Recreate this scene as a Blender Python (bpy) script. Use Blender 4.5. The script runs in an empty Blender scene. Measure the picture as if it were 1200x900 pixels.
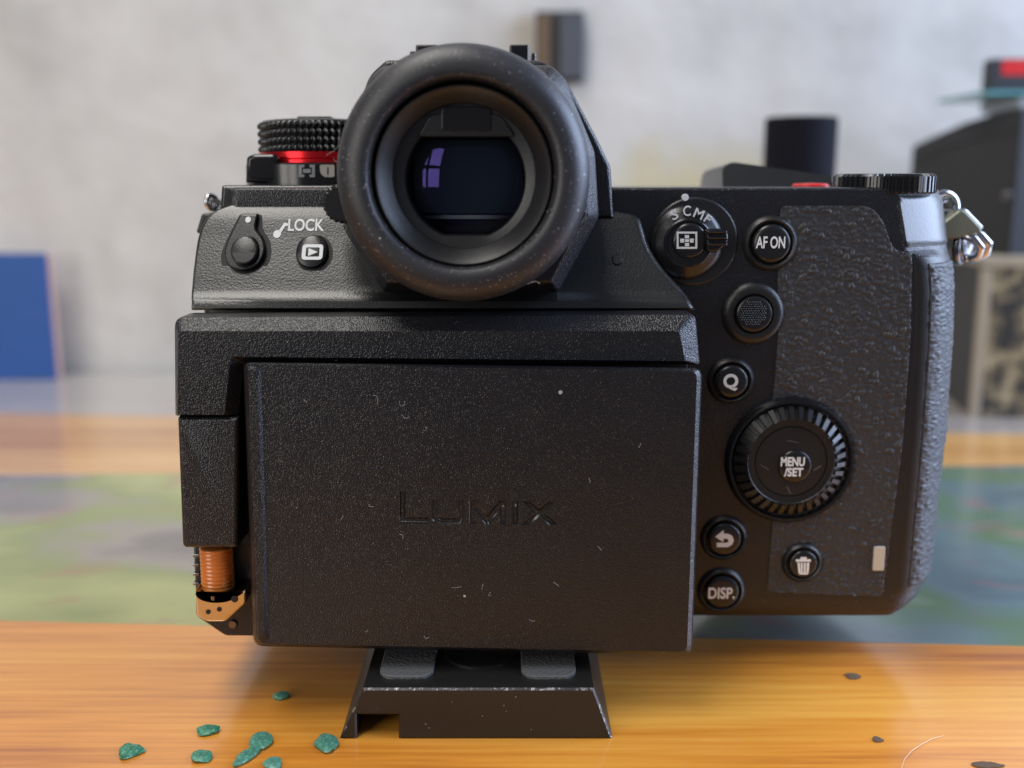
import bpy, bmesh, math, random
from mathutils import Vector, Matrix, noise

# ------------------------------------------------------------------ camera, world, lights
S = 0.001                                   # all lengths below are in millimetres
F = 1200.0                                  # focal length in photo pixels (1200 x 900)
PITCH = math.atan(235.0 / F)
EYE = (0.0, -200.0, 100.1)                  # the body's back panel is the plane y = 0, the table z = 0
sc = bpy.context.scene
col = sc.collection
cd = bpy.data.cameras.new('photo_camera')
cd.sensor_width = 36.0; cd.lens = 36.0 * F / 1200.0
cd.clip_start = 0.01; cd.clip_end = 20.0
cd.dof.use_dof = True; cd.dof.focus_distance = 0.189; cd.dof.aperture_fstop = 9.5
cam = bpy.data.objects.new('photo_camera', cd); col.objects.link(cam)
cam.location = [c * S for c in EYE]
cam.rotation_euler = (math.pi / 2 - PITCH, 0, 0)
sc.camera = cam

world = bpy.data.worlds.new('World'); sc.world = world; world.use_nodes = True
bg = world.node_tree.nodes['Background']
bg.inputs[0].default_value = (0.70, 0.76, 1.0, 1); bg.inputs[1].default_value = 0.15

def area(name, loc, aim, sx, sy, power, color):
    l = bpy.data.lights.new(name, 'AREA'); l.shape = 'RECTANGLE'; l.size = sx; l.size_y = sy
    l.energy = power; l.color = color
    o = bpy.data.objects.new(name, l); col.objects.link(o); o.location = loc
    o.rotation_euler = (Vector(aim) - Vector(loc)).to_track_quat('-Z', 'Y').to_euler()
    return o
# window behind the viewer on the left: four panes with bars between them
wc = Vector((-0.74, -0.80, 0.36)); wd = (Vector((0, 0, 0.08)) - wc).normalized()
wr = wd.cross(Vector((0, 0, 1))).normalized(); wu = wr.cross(wd)
for i in (-1, 1):
    for j in (-1, 1):
        p = wc + wr * (0.15 * i) + wu * (0.20 * j)
        area('window_light', p, p + wd, 0.24, 0.34, 1.5, (1.0, 0.97, 0.91))
# ceiling lamp over the left of the table
area('ceiling_light', (-0.29, -0.22, 1.0), (-0.29, -0.22, 0.0), 0.34, 0.94, 9.5, (1.0, 0.96, 0.90))
# daylight from the window on the right
area('daylight_light', (0.72, 0.03, 0.34), (0.0, 0.05, 0.14), 0.60, 0.6, 12.5, (0.58, 0.71, 1.0))

sc.view_settings.view_transform = 'Standard'; sc.view_settings.look = 'None'
sc.view_settings.gamma = 1.0; sc.view_settings.exposure = 0.0
sc.view_settings.use_curve_mapping = False
sc.cycles.use_denoising = True
sc.cycles.max_bounces = 8; sc.cycles.caustics_reflective = False; sc.cycles.caustics_refractive = False
sc.cycles.sample_clamp_indirect = 4.0

# ------------------------------------------------------------------ projection helpers
CP, SP = math.cos(PITCH), math.sin(PITCH)
def ray(u, v):
    dx = (u - 600) / F; dv = (v - 450) / F
    return dx, CP - dv * SP, -SP - dv * CP
def P(u, v, Y):
    """photo pixel -> point on the vertical plane y = Y (mm)"""
    d = ray(u, v); t = (Y - EYE[1]) / d[1]
    return (d[0] * t, Y, EYE[2] + d[2] * t)
def G(u, v, z=0.0):
    """photo pixel -> point on the level plane at height z (mm)"""
    d = ray(u, v); t = (z - EYE[2]) / d[2]
    return (d[0] * t, EYE[1] + d[1] * t, z)
def K(v, Y):
    """mm per photo pixel at that row and depth"""
    return (Y - EYE[1]) / ray(600, v)[1] / F
def PX(pts, Y):
    return [P(u, v, Y) for u, v in pts]
def ip(x, tab):
    if x <= tab[0][0]: return tab[0][1]
    for (a, b), (c, d) in zip(tab, tab[1:]):
        if x <= c: return b + (d - b) * (x - a) / (c - a)
    return tab[-1][1]

# ------------------------------------------------------------------ materials
M = {}
def nmat(name):
    m = bpy.data.materials.new(name); m.use_nodes = True
    nt = m.node_tree; b = nt.nodes['Principled BSDF']
    M[name] = m
    return m, nt, b
def L(nt, a, b): nt.links.new(a, b)
def node(nt, t, **kw):
    n = nt.nodes.new(t)
    for k, v in kw.items(): setattr(n, k, v)
    return n
def setin(n, **kw):
    for k, v in kw.items(): n.inputs[k.replace('_', ' ')].default_value = v
def math_node(nt, op, a=None, b=None, va=0.5, vb=0.5):
    n = node(nt, 'ShaderNodeMath', operation=op)
    n.inputs[0].default_value = va; n.inputs[1].default_value = vb
    if a is not None: L(nt, a, n.inputs[0])
    if b is not None: L(nt, b, n.inputs[1])
    return n.outputs[0]
def ramp(nt, fac, stops):
    r = node(nt, 'ShaderNodeValToRGB')
    while len(r.color_ramp.elements) < len(stops): r.color_ramp.elements.new(0.5)
    for e, (p, c) in zip(r.color_ramp.elements, stops):
        e.position = p; e.color = (*c, 1) if len(c) == 3 else c
    L(nt, fac, r.inputs[0])
    return r.outputs[0]
def mix(nt, fac, a, b, mode='MIX'):
    n = node(nt, 'ShaderNodeMix', data_type='RGBA', blend_type=mode)
    for s, x in ((n.inputs[0], fac), (n.inputs[6], a), (n.inputs[7], b)):
        if isinstance(x, (int, float)): s.default_value = x
        elif isinstance(x, tuple): s.default_value = (*x, 1)
        else: L(nt, x, s)
    return n.outputs[2]
def tex(nt, kind, scale, coord=None, **kw):
    n = node(nt, kind)
    n.inputs['Scale'].default_value = scale
    for k, v in kw.items(): n.inputs[k].default_value = v
    if coord is None:
        coord = node(nt, 'ShaderNodeTexCoord').outputs['Object']
    L(nt, coord, n.inputs['Vector'])
    return n

def black_paint(name, base=(0.012, 0.012, 0.013), rough=0.42, grain=0.0, gscale=2200, dust=0.0, dscale=520,
                spec=0.5, smudge=0.12, coat=0.0, dsize=1.0, gdist=0.00012, film_amt=0.02):
    """black camera finish: fine grain relief, faint smudges, settled dust specks"""
    m, nt, b = nmat(name)
    co = node(nt, 'ShaderNodeTexCoord').outputs['Object']
    colr = base
    if dust > 0:
        v = tex(nt, 'ShaderNodeTexVoronoi', dscale, co, Randomness=1.0)
        sep = node(nt, 'ShaderNodeSeparateColor'); L(nt, v.outputs['Color'], sep.inputs[0])
        lim = math_node(nt, 'MULTIPLY', math_node(nt, 'POWER', sep.outputs[0], None, vb=6.0), None, vb=0.055 * dsize)
        clus = tex(nt, 'ShaderNodeTexNoise', 60, co, Detail=3.0)
        lim = math_node(nt, 'MULTIPLY', lim, math_node(nt, 'MULTIPLY', clus.outputs[0], None, vb=2.0))
        speck = math_node(nt, 'LESS_THAN', v.outputs['Distance'], lim)
        v2 = tex(nt, 'ShaderNodeTexVoronoi', dscale * 2.7, co, Randomness=1.0)
        sep2 = node(nt, 'ShaderNodeSeparateColor'); L(nt, v2.outputs['Color'], sep2.inputs[0])
        lim2 = math_node(nt, 'MULTIPLY', math_node(nt, 'POWER', sep2.outputs[1], None, vb=6.0), None, vb=0.10 * dsize)
        speck2 = math_node(nt, 'LESS_THAN', v2.outputs['Distance'], lim2)
        sp = math_node(nt, 'MAXIMUM', speck, math_node(nt, 'MULTIPLY', speck2, None, vb=0.6))
        sp = math_node(nt, 'MULTIPLY', sp, None, vb=dust)
        film = tex(nt, 'ShaderNodeTexNoise', 90, co, Detail=6.0, Roughness=0.75)
        filmf = math_node(nt, 'MULTIPLY', film.outputs[0], None, vb=film_amt * dust)
        colr = mix(nt, sp, mix(nt, filmf, base, (0.35, 0.33, 0.30)), (0.5, 0.5, 0.5))
        L(nt, colr, b.inputs['Base Color'])
    else:
        b.inputs['Base Color'].default_value = (*base, 1)
    s = tex(nt, 'ShaderNodeTexNoise', 45, co, Detail=5.0)
    L(nt, math_node(nt, 'MULTIPLY_ADD', s.outputs[0], None, vb=smudge), b.inputs['Roughness'])
    b.inputs['Roughness'].links[0].from_node.inputs[2].default_value = rough - smudge * 0.5
    b.inputs['Specular IOR Level'].default_value = spec
    b.inputs['Coat Weight'].default_value = coat
    if grain > 0:
        n = tex(nt, 'ShaderNodeTexNoise', gscale, co, Detail=0.0)
        bp = node(nt, 'ShaderNodeBump'); bp.inputs['Strength'].default_value = grain
        bp.inputs['Distance'].default_value = gdist
        L(nt, n.outputs[0], bp.inputs['Height']); L(nt, bp.outputs[0], b.inputs['Normal'])
    return m
black_paint('grained_metal', (0.008, 0.0083, 0.011), 0.31, 0.8, 4200, 0.35, 300, dsize=1.3)
black_paint('shoulder_metal', (0.012, 0.0125, 0.012), 0.30, 0.5, 2800, 0.2, 330, spec=0.65, gdist=0.00006)
black_paint('dusty_cover', (0.0072, 0.0074, 0.0095), 0.30, 0.9, 4200, 0.8, 230, dsize=1.5)
black_paint('matte_plastic', (0.010, 0.010, 0.0105), 0.38, 0.25, 4600, 0.15, 300)
black_paint('gloss_plastic', (0.008, 0.008, 0.009), 0.20, 0.0, 1, 0.1, 400, smudge=0.1)
black_paint('button_black', (0.010, 0.010, 0.011), 0.28, 0.1, 4600, 0.12, 400)
black_paint('eyecup_rubber', (0.013, 0.013, 0.017), 0.45, 0.3, 4600, 0.7, 1000, smudge=0.2, dsize=3.6, spec=0.6, film_amt=0.05)
black_paint('leather_rubber', (0.023, 0.023, 0.026), 0.52, 0.2, 4600, 0.0, 360, spec=0.6)
black_paint('plate_metal', (0.012, 0.0115, 0.011), 0.36, 0.25, 4600, 0.5, 300, dsize=1.4)
black_paint('recess_black', (0.004, 0.004, 0.004), 0.6)
black_paint('pad_rubber', (0.085, 0.085, 0.085), 0.7, 0.9, 1500, 0.3, 500, gdist=0.0003)

def plain(name, c, rough=0.5, metal=0.0, coat=0.0, emit=0.0):
    m, nt, b = nmat(name)
    co = node(nt, 'ShaderNodeTexCoord').outputs['Object']
    n = tex(nt, 'ShaderNodeTexNoise', 160, co, Detail=4.0)
    L(nt, mix(nt, n.outputs[0], tuple(x * 0.86 for x in c), tuple(min(1, x * 1.1) for x in c)), b.inputs['Base Color'])
    b.inputs['Roughness'].default_value = rough; b.inputs['Metallic'].default_value = metal
    b.inputs['Coat Weight'].default_value = coat
    return m
plain('white_print', (0.72, 0.74, 0.76), 0.5)
plain('grey_print', (0.22, 0.23, 0.24), 0.5)
plain('dim_print', (0.07, 0.07, 0.075), 0.45)
plain('red_anodised', (0.62, 0.012, 0.02), 0.28, 0.75)
plain('red_plastic', (0.6, 0.02, 0.02), 0.35)
plain('chrome', (0.62, 0.62, 0.64), 0.16, 1.0)
plain('dark_chrome', (0.20, 0.19, 0.19), 0.22, 1.0)
plain('olive_metal', (0.20, 0.21, 0.16), 0.38, 0.4)
plain('gold_metal', (0.66, 0.57, 0.42), 0.2, 1.0)
plain('orange_film', (0.62, 0.19, 0.035), 0.3, 0.0, 0.4)
plain('pale_window', (0.46, 0.43, 0.38), 0.3)
plain('lint_grey', (0.34, 0.34, 0.35), 0.8)
plain('hair_pale', (0.75, 0.60, 0.42), 0.5)
plain('blue_board', (0.010, 0.075, 0.29), 0.55)
plain('pink_edge', (0.62, 0.40, 0.34), 0.6)
plain('black_case', (0.022, 0.024, 0.028), 0.5)
plain('black_canister', (0.006, 0.006, 0.011), 0.8)
M['black_canister'].node_tree.nodes['Principled BSDF'].inputs['Specular IOR Level'].default_value = 0.15
plain('teal_plastic', (0.12, 0.34, 0.38), 0.3, 0.0, 0.3)
plain('pale_plastic', (0.55, 0.60, 0.66), 0.35)
plain('cream_wood', (0.36, 0.31, 0.235), 0.55)
plain('dark_side', (0.028, 0.026, 0.026), 0.5)
plain('brown_plaque', (0.13, 0.085, 0.05), 0.45)
plain('slate_plaque', (0.07, 0.075, 0.09), 0.5)
plain('crumb_brown', (0.11, 0.07, 0.04), 0.85)

# worn bare edges of the clamp plate
m, nt, b = nmat('worn_edge')
n = tex(nt, 'ShaderNodeTexNoise', 900, None, Detail=4.0, Roughness=0.7)
w = ramp(nt, n.outputs[0], [(0.52, (0, 0, 0)), (0.66, (1, 1, 1))])
L(nt, mix(nt, w, (0.016, 0.015, 0.015), (0.42, 0.42, 0.44)), b.inputs['Base Color'])
L(nt, w, b.inputs['Metallic']); b.inputs['Roughness'].default_value = 0.38
# green mineral chips
m, nt, b = nmat('green_stone')
oi = node(nt, 'ShaderNodeObjectInfo')
n = tex(nt, 'ShaderNodeTexNoise', 1500, None, Detail=5.0, Roughness=0.75)
c = ramp(nt, n.outputs[0], [(0.32, (0.004, 0.045, 0.026)), (0.47, (0.02, 0.16, 0.085)), (0.58, (0.06, 0.27, 0.17)), (0.68, (0.36, 0.50, 0.42))])
L(nt, mix(nt, oi.outputs['Random'], c, mix(nt, 0.35, c, (0.16, 0.30, 0.28))), b.inputs['Base Color'])
b.inputs['Roughness'].default_value = 0.42
# plaster wall
m, nt, b = nmat('plaster')
co = node(nt, 'ShaderNodeTexCoord').outputs['Object']
n1 = tex(nt, 'ShaderNodeTexNoise', 9, co, Detail=6.0, Roughness=0.6)
n2 = tex(nt, 'ShaderNodeTexNoise', 26, co, Detail=4.0)
c = ramp(nt, n1.outputs[0], [(0.32, (0.42, 0.405, 0.38)), (0.5, (0.53, 0.515, 0.485)), (0.68, (0.61, 0.595, 0.565))])
c = mix(nt, ramp(nt, n2.outputs[0], [(0.62, (0, 0, 0)), (0.78, (0.35, 0.35, 0.35))]), c, (0.40, 0.385, 0.37))
# yellowed patch low on the wall: object space, radius about 9 cm
mp = node(nt, 'ShaderNodeMapping'); L(nt, co, mp.inputs[0])
mp.inputs['Location'].default_value = (-0.095 / 0.11, 0, -0.085 / 0.06)
mp.inputs['Scale'].default_value = (1 / 0.11, 0.0, 1 / 0.06)
ds = node(nt, 'ShaderNodeVectorMath', operation='LENGTH'); L(nt, mp.outputs[0], ds.inputs[0])
pf = math_node(nt, 'ADD', ds.outputs['Value'], math_node(nt, 'MULTIPLY', n2.outputs[0], None, vb=0.7))
pf = ramp(nt, pf, [(0.75, (0.9, 0.9, 0.9)), (1.0, (0.0, 0.0, 0.0))])
c = mix(nt, pf, c, (0.52, 0.47, 0.30))
L(nt, c, b.inputs['Base Color']); b.inputs['Roughness'].default_value = 0.85
n3 = tex(nt, 'ShaderNodeTexNoise', 30, co, Detail=6.0)
bp = node(nt, 'ShaderNodeBump'); bp.inputs['Strength'].default_value = 0.5; bp.inputs['Distance'].default_value = 0.004
L(nt, n3.outputs[0], bp.inputs['Height']); L(nt, bp.outputs[0], b.inputs['Normal'])
# honey coloured varnished wood, grain along x
def wood(name, lo, mid, hi, sy=1.0, rough=0.17):
    m, nt, b = nmat(name)
    co = node(nt, 'ShaderNodeTexCoord').outputs['Object']
    mp = node(nt, 'ShaderNodeMapping'); L(nt, co, mp.inputs[0]); mp.inputs['Scale'].default_value = (2.2, 26 * sy, 20)
    wv = tex(nt, 'ShaderNodeTexNoise', 1.6, mp.outputs[0], Detail=5.0, Roughness=0.55, Distortion=0.6)
    mp2 = node(nt, 'ShaderNodeMapping'); L(nt, co, mp2.inputs[0]); mp2.inputs['Scale'].default_value = (22, 620, 100)
    fn = tex(nt, 'ShaderNodeTexNoise', 1.0, mp2.outputs[0], Detail=3.0)
    bl = tex(nt, 'ShaderNodeTexNoise', 7.0, co, Detail=2.0)
    f = math_node(nt, 'ADD', math_node(nt, 'MULTIPLY', wv.outputs[0], None, vb=0.62), math_node(nt, 'MULTIPLY', fn.outputs[0], None, vb=0.32))
    f = math_node(nt, 'ADD', f, math_node(nt, 'MULTIPLY', bl.outputs[0], None, vb=0.22))
    c = ramp(nt, f, [(0.42, lo), (0.56, mid), (0.70, hi)])
    # a few dark streaks
    mp3 = node(nt, 'ShaderNodeMapping'); L(nt, co, mp3.inputs[0]); mp3.inputs['Scale'].default_value = (9, 75, 40)
    st = tex(nt, 'ShaderNodeTexNoise', 1.0, mp3.outputs[0], Detail=3.0)
    c = mix(nt, ramp(nt, st.outputs[0], [(0.68, (0, 0, 0)), (0.78, (0.65, 0.65, 0.65))]), c, tuple(x * 0.3 for x in lo))
    L(nt, c, b.inputs['Base Color'])
    b.inputs['Roughness'].default_value = 0.4
    b.inputs['Coat Weight'].default_value = 1.0; b.inputs['Coat Roughness'].default_value = rough; b.inputs['Coat IOR'].default_value = 1.72
    bp = node(nt, 'ShaderNodeBump'); bp.inputs['Strength'].default_value = 0.12; bp.inputs['Distance'].default_value = 0.0005
    L(nt, fn.outputs[0], bp.inputs['Height']); L(nt, bp.outputs[0], b.inputs['Normal'])
    return m
wood('honey_wood', (0.38, 0.100, 0.009), (0.70, 0.265, 0.028), (0.82, 0.39, 0.06))
wood('pale_wood', (0.46, 0.20, 0.05), (0.64, 0.33, 0.10), (0.72, 0.42, 0.15))
wood('grey_wood', (0.34, 0.30, 0.27), (0.42, 0.38, 0.35), (0.48, 0.45, 0.41))
# painted inlay strip: loose patches of colour under varnish
m, nt, b = nmat('painted_strip')
co = node(nt, 'ShaderNodeTexCoord').outputs['Object']
mp = node(nt, 'ShaderNodeMapping'); L(nt, co, mp.inputs[0]); mp.inputs['Scale'].default_value = (1, 1.6, 1)
a1 = tex(nt, 'ShaderNodeTexNoise', 12, mp.outputs[0], Detail=3.0, Roughness=0.5, Distortion=0.15)
a2 = tex(nt, 'ShaderNodeTexNoise', 38, mp.outputs[0], Detail=5.0, Distortion=0.1)
sx = node(nt, 'ShaderNodeSeparateXYZ'); L(nt, co, sx.inputs[0])
c = ramp(nt, a1.outputs[0], [(0.34, (0.16, 0.14, 0.13)), (0.43, (0.27, 0.24, 0.20)), (0.50, (0.22, 0.26, 0.07)), (0.62, (0.36, 0.38, 0.13))])
c = mix(nt, ramp(nt, a2.outputs[0], [(0.60, (0, 0, 0)), (0.70, (0.0, 0.0, 0.0))]), c, (0.42, 0.10, 0.09))
blue = ramp(nt, a1.outputs[0], [(0.34, (0.06, 0.10, 0.12)), (0.47, (0.11, 0.18, 0.19)), (0.56, (0.09, 0.17, 0.08)), (0.66, (0.18, 0.25, 0.20))])
rt = math_node(nt, 'MULTIPLY_ADD', sx.outputs[0], None, vb=7.0); rt.node.inputs[2].default_value = 0.15; rt.node.use_clamp = True
c = mix(nt, rt, c, blue)
c = mix(nt, ramp(nt, a2.outputs[0], [(0.58, (0, 0, 0)), (0.72, (0.5, 0.5, 0.5))]), c, (0.34, 0.10, 0.085))
L(nt, c, b.inputs['Base Color']); b.inputs['Roughness'].default_value = 0.45
b.inputs['Coat Weight'].default_value = 1.0; b.inputs['Coat Roughness'].default_value = 0.16; b.inputs['Coat IOR'].default_value = 1.72
# gold and black marbled panel
m, nt, b = nmat('gilded_panel')
n = tex(nt, 'ShaderNodeTexNoise', 95, None, Detail=5.0, Roughness=0.6)
L(nt, ramp(nt, n.outputs[0], [(0.42, (0.03, 0.03, 0.032)), (0.52, (0.20, 0.165, 0.10)), (0.64, (0.44, 0.37, 0.25))]), b.inputs['Base Color'])
b.inputs['Roughness'].default_value = 0.5
# coated eyepiece glass
m = bpy.data.materials.new('coated_glass'); m.use_nodes = True; M['coated_glass'] = m
nt = m.node_tree; nt.nodes.clear()
out = node(nt, 'ShaderNodeOutputMaterial'); mx = node(nt, 'ShaderNodeMixShader')
tr = node(nt, 'ShaderNodeBsdfTransparent'); tr.inputs[0].default_value = (0.80, 0.84, 0.86, 1)
gl = node(nt, 'ShaderNodeBsdfGlossy'); gl.inputs['Color'].default_value = (0.27, 0.20, 0.85, 1); gl.inputs['Roughness'].default_value = 0.03
fr = node(nt, 'ShaderNodeFresnel'); fr.inputs[0].default_value = 1.45
L(nt, fr.outputs[0], mx.inputs[0]); L(nt, tr.outputs[0], mx.inputs[1]); L(nt, gl.outputs[0], mx.inputs[2]); L(nt, mx.outputs[0], out.inputs[0])
plain('finder_screen', (0.006, 0.016, 0.018), 0.25)

# ------------------------------------------------------------------ mesh helpers
WPOS = {}
def empty(name, base, label, cat, group=None):
    o = bpy.data.objects.new(name, None); col.objects.link(o)
    o.empty_display_size = 0.01
    o.location = [c * S for c in base]; WPOS[o] = Vector(base)
    o['label'] = label; o['category'] = cat
    if group: o['group'] = group
    return o
def mk(name, verts, faces, mat, parent=None, base=None, angle=32, fmat=None, label=None, recalc=True):
    """link one mesh object; verts in world mm"""
    org = WPOS[parent] if parent is not None else Vector(base or (0, 0, 0))
    me = bpy.data.meshes.new(name)
    me.from_pydata([((Vector(v) - org) * S)[:] for v in verts], [], faces)
    mats = mat if isinstance(mat, (list, tuple)) else [mat]
    for q in mats: me.materials.append(M[q])
    if fmat: me.polygons.foreach_set('material_index', fmat)
    if recalc:
        bm = bmesh.new(); bm.from_mesh(me)
        bmesh.ops.recalc_face_normals(bm, faces=bm.faces); bm.to_mesh(me); bm.free()
    me.polygons.foreach_set('use_smooth', [True] * len(me.polygons))
    me.set_sharp_from_angle(angle=math.radians(angle))
    me.update()
    o = bpy.data.objects.new(name, me); col.objects.link(o)
    if parent is not None:
        o.parent = parent; WPOS[o] = org
    else:
        o.location = org * S; WPOS[o] = org
    wn = o.modifiers.new('even_normals', 'WEIGHTED_NORMAL'); wn.keep_sharp = True; wn.weight = 80
    if label: o['label'] = label
    return o
def loft(rings, cap0=True, cap1=True, off=0, closed=True):
    n = len(rings[0]); V = [p for r in rings for p in r]; Fc = []
    for i in range(len(rings) - 1):
        for j in range(n if closed else n - 1):
            a, b_ = i * n + j, i * n + (j + 1) % n
            Fc.append((a + off, b_ + off, b_ + n + off, a + n + off))
    if cap0: Fc.append(tuple(off + j for j in range(n - 1, -1, -1)))
    if cap1: Fc.append(tuple(off + (len(rings) - 1) * n + j for j in range(n)))
    return V, Fc
def rp(pts, rad, n=5):
    """polygon with rounded corners; rad is one number or one per corner"""
    if isinstance(rad, (int, float)): rad = [rad] * len(pts)
    out = []
    N = len(pts)
    for i in range(N):
        p0, p1, p2 = Vector(pts[i - 1]), Vector(pts[i]), Vector(pts[(i + 1) % N])
        r = rad[i]
        if r <= 0: out += [tuple(p1)] * n; continue
        d0, d2 = (p0 - p1), (p2 - p1)
        r = min(r, d0.length * 0.48, d2.length * 0.48)
        a, c = p1 + d0.normalized() * r, p1 + d2.normalized() * r
        for k in range(n):
            t = k / (n - 1)
            out.append(tuple(a * (1 - t) ** 2 + p1 * 2 * t * (1 - t) + c * t * t))
    return out
def dedupe(pts):
    o = []
    for p in pts:
        if not o or (Vector(p) - Vector(o[-1])).length > 1e-6: o.append(p)
    if (Vector(o[0]) - Vector(o[-1])).length < 1e-6: o.pop()
    return o
def inset(ring, d):
    """offset a closed ring (x, y, z) inwards by d mm in the xz plane"""
    n = len(ring); A = sum(ring[i][0] * ring[(i + 1) % n][2] - ring[(i + 1) % n][0] * ring[i][2] for i in range(n))
    s = 1 if A > 0 else -1; out = []
    for i in range(n):
        p0, p1, p2 = (Vector((q[0], q[2])) for q in (ring[i - 1], ring[i], ring[(i + 1) % n]))
        e0, e1 = (p1 - p0).normalized(), (p2 - p1).normalized()
        n0, n1 = Vector((-e0.y, e0.x)) * s, Vector((-e1.y, e1.x)) * s
        m_ = (n0 + n1); l = m_.length
        if l < 1e-6: m_ = n0; l = 1
        m_ /= l
        k = d / max(0.45, m_.dot(n0))
        out.append((p1.x + m_.x * k, ring[i][1], p1.y + m_.y * k))
    for _ in range(6):                      # corners tighter than the offset collapse to a point
        bad = False
        for i in range(n):
            j = (i + 1) % n
            e = (ring[j][0] - ring[i][0], ring[j][2] - ring[i][2]); f = (out[j][0] - out[i][0], out[j][2] - out[i][2])
            if e[0] * f[0] + e[1] * f[1] < -1e-9:
                m2 = ((out[i][0] + out[j][0]) / 2, ring[i][1], (out[i][2] + out[j][2]) / 2); out[i] = out[j] = m2; bad = True
        if not bad: break
    return out
def sety(ring, y): return [(p[0], y, p[2]) for p in ring]
def plate_rings(ring, yf, yb, bev, nb=4):
    R = [sety(ring, yb), sety(ring, yf + bev)]
    for k in range(1, nb + 1):
        a = k / nb * math.pi / 2
        R.append(sety(inset(ring, bev * (1 - math.cos(a))), yf + bev * (1 - math.sin(a))))
    return R
def plate(name, pts, yf, yb, bev, mat, parent, angle=32, nb=4, base=None):
    """pixel outline at depth yf, extruded back to yb, with a rounded front rim"""
    ring = PX(dedupe(pts), yf)
    V, Fc = loft(plate_rings(ring, yf, yb, bev, nb))
    return mk(name, V, Fc, mat, parent, angle=angle, base=base)
def lathe(cx, cz, prof, seg=48, axis='y', c3=0.0):
    """prof: (radius, offset) in mm, revolved about an axis through (cx, cz)"""
    V, Fc, rows = [], [], []
    for r, h in prof:
        if r < 1e-5:
            rows.append([len(V)]); V.append((cx, h, cz) if axis == 'y' else (cx, c3, h))
        else:
            rw = []
            for k in range(seg):
                a = 2 * math.pi * k / seg
                rw.append(len(V))
                V.append((cx + r * math.cos(a), h, cz + r * math.sin(a)) if axis == 'y' else (cx + r * math.cos(a), c3 + r * math.sin(a), h))
            rows.append(rw)
    for a, b_ in zip(rows, rows[1:]):
        if len(a) == 1 and len(b_) == 1: continue
        for k in range(seg):
            k2 = (k + 1) % seg
            if len(a) == 1: Fc.append((a[0], b_[k], b_[k2]))
            elif len(b_) == 1: Fc.append((a[k], a[k2], b_[0]))
            else: Fc.append((a[k], a[k2], b_[k2], b_[k]))
    return V, Fc
def disc(name, u, v, Y, prof_px, mat, parent, seg=48, angle=30, slope=0.0):
    """turned part facing the viewer: prof (radius px, y offset mm)"""
    c = P(u, v, Y); k = K(v, Y)
    V, Fc = lathe(c[0], c[2], [(r * k, Y + h) for r, h in prof_px], seg)
    if slope: V = [(x, y + slope * (z - c[2]), z) for x, y, z in V]
    return mk(name, V, Fc, mat, parent, angle=angle)
def tube(pts, r, seg=8, closed=False):
    V, Fc = [], []
    n = len(pts); pts = [Vector(p) for p in pts]
    up = Vector((0.3, 0.9, 0.2)).normalized()
    for i, p in enumerate(pts):
        if closed: t = pts[(i + 1) % n] - pts[i - 1]
        else: t = pts[min(i + 1, n - 1)] - pts[max(i - 1, 0)]
        t.normalize(); a = t.cross(up); a.normalize(); b_ = t.cross(a)
        rr = r[i] if isinstance(r, list) else r
        for k in range(seg):
            q = 2 * math.pi * k / seg
            V.append((p + a * (rr * math.cos(q)) + b_ * (rr * math.sin(q)))[:])
    for i in range(n if closed else n - 1):
        i2 = (i + 1) % n
        for k in range(seg):
            k2 = (k + 1) % seg
            Fc.append((i * seg + k, i * seg + k2, i2 * seg + k2, i2 * seg + k))
    if not closed:
        Fc.append(tuple(range(seg))); Fc.append(tuple((n - 1) * seg + k for k in range(seg)))
    return V, Fc
def merge(*vf):
    V, Fc = [], []
    for v, f in vf:
        o = len(V); V += list(v); Fc += [tuple(i + o for i in q) for q in f]
    return V, Fc
def boxvf(x0, x1, y0, y1, z0, z1):
    V = [(x, y, z) for x in (x0, x1) for y in (y0, y1) for z in (z0, z1)]
    return V, [(0, 1, 3, 2), (4, 6, 7, 5), (0, 4, 5, 1), (2, 3, 7, 6), (0, 2, 6, 4), (1, 5, 7, 3)]
def rbox(x0, x1, y0, y1, z0, z1, b, seg=2):
    bm = bmesh.new(); V, Fc = boxvf(x0, x1, y0, y1, z0, z1)
    vs = [bm.verts.new(v) for v in V]
    for f in Fc: bm.faces.new([vs[i] for i in f])
    bmesh.ops.recalc_face_normals(bm, faces=bm.faces)
    bmesh.ops.bevel(bm, geom=list(bm.edges), offset=b, segments=seg, profile=0.5, affect='EDGES')
    bm.verts.index_update()
    V = [v.co[:] for v in bm.verts]; Fc = [tuple(v.index for v in f.verts) for f in bm.faces]; bm.free()
    return V, Fc
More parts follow.
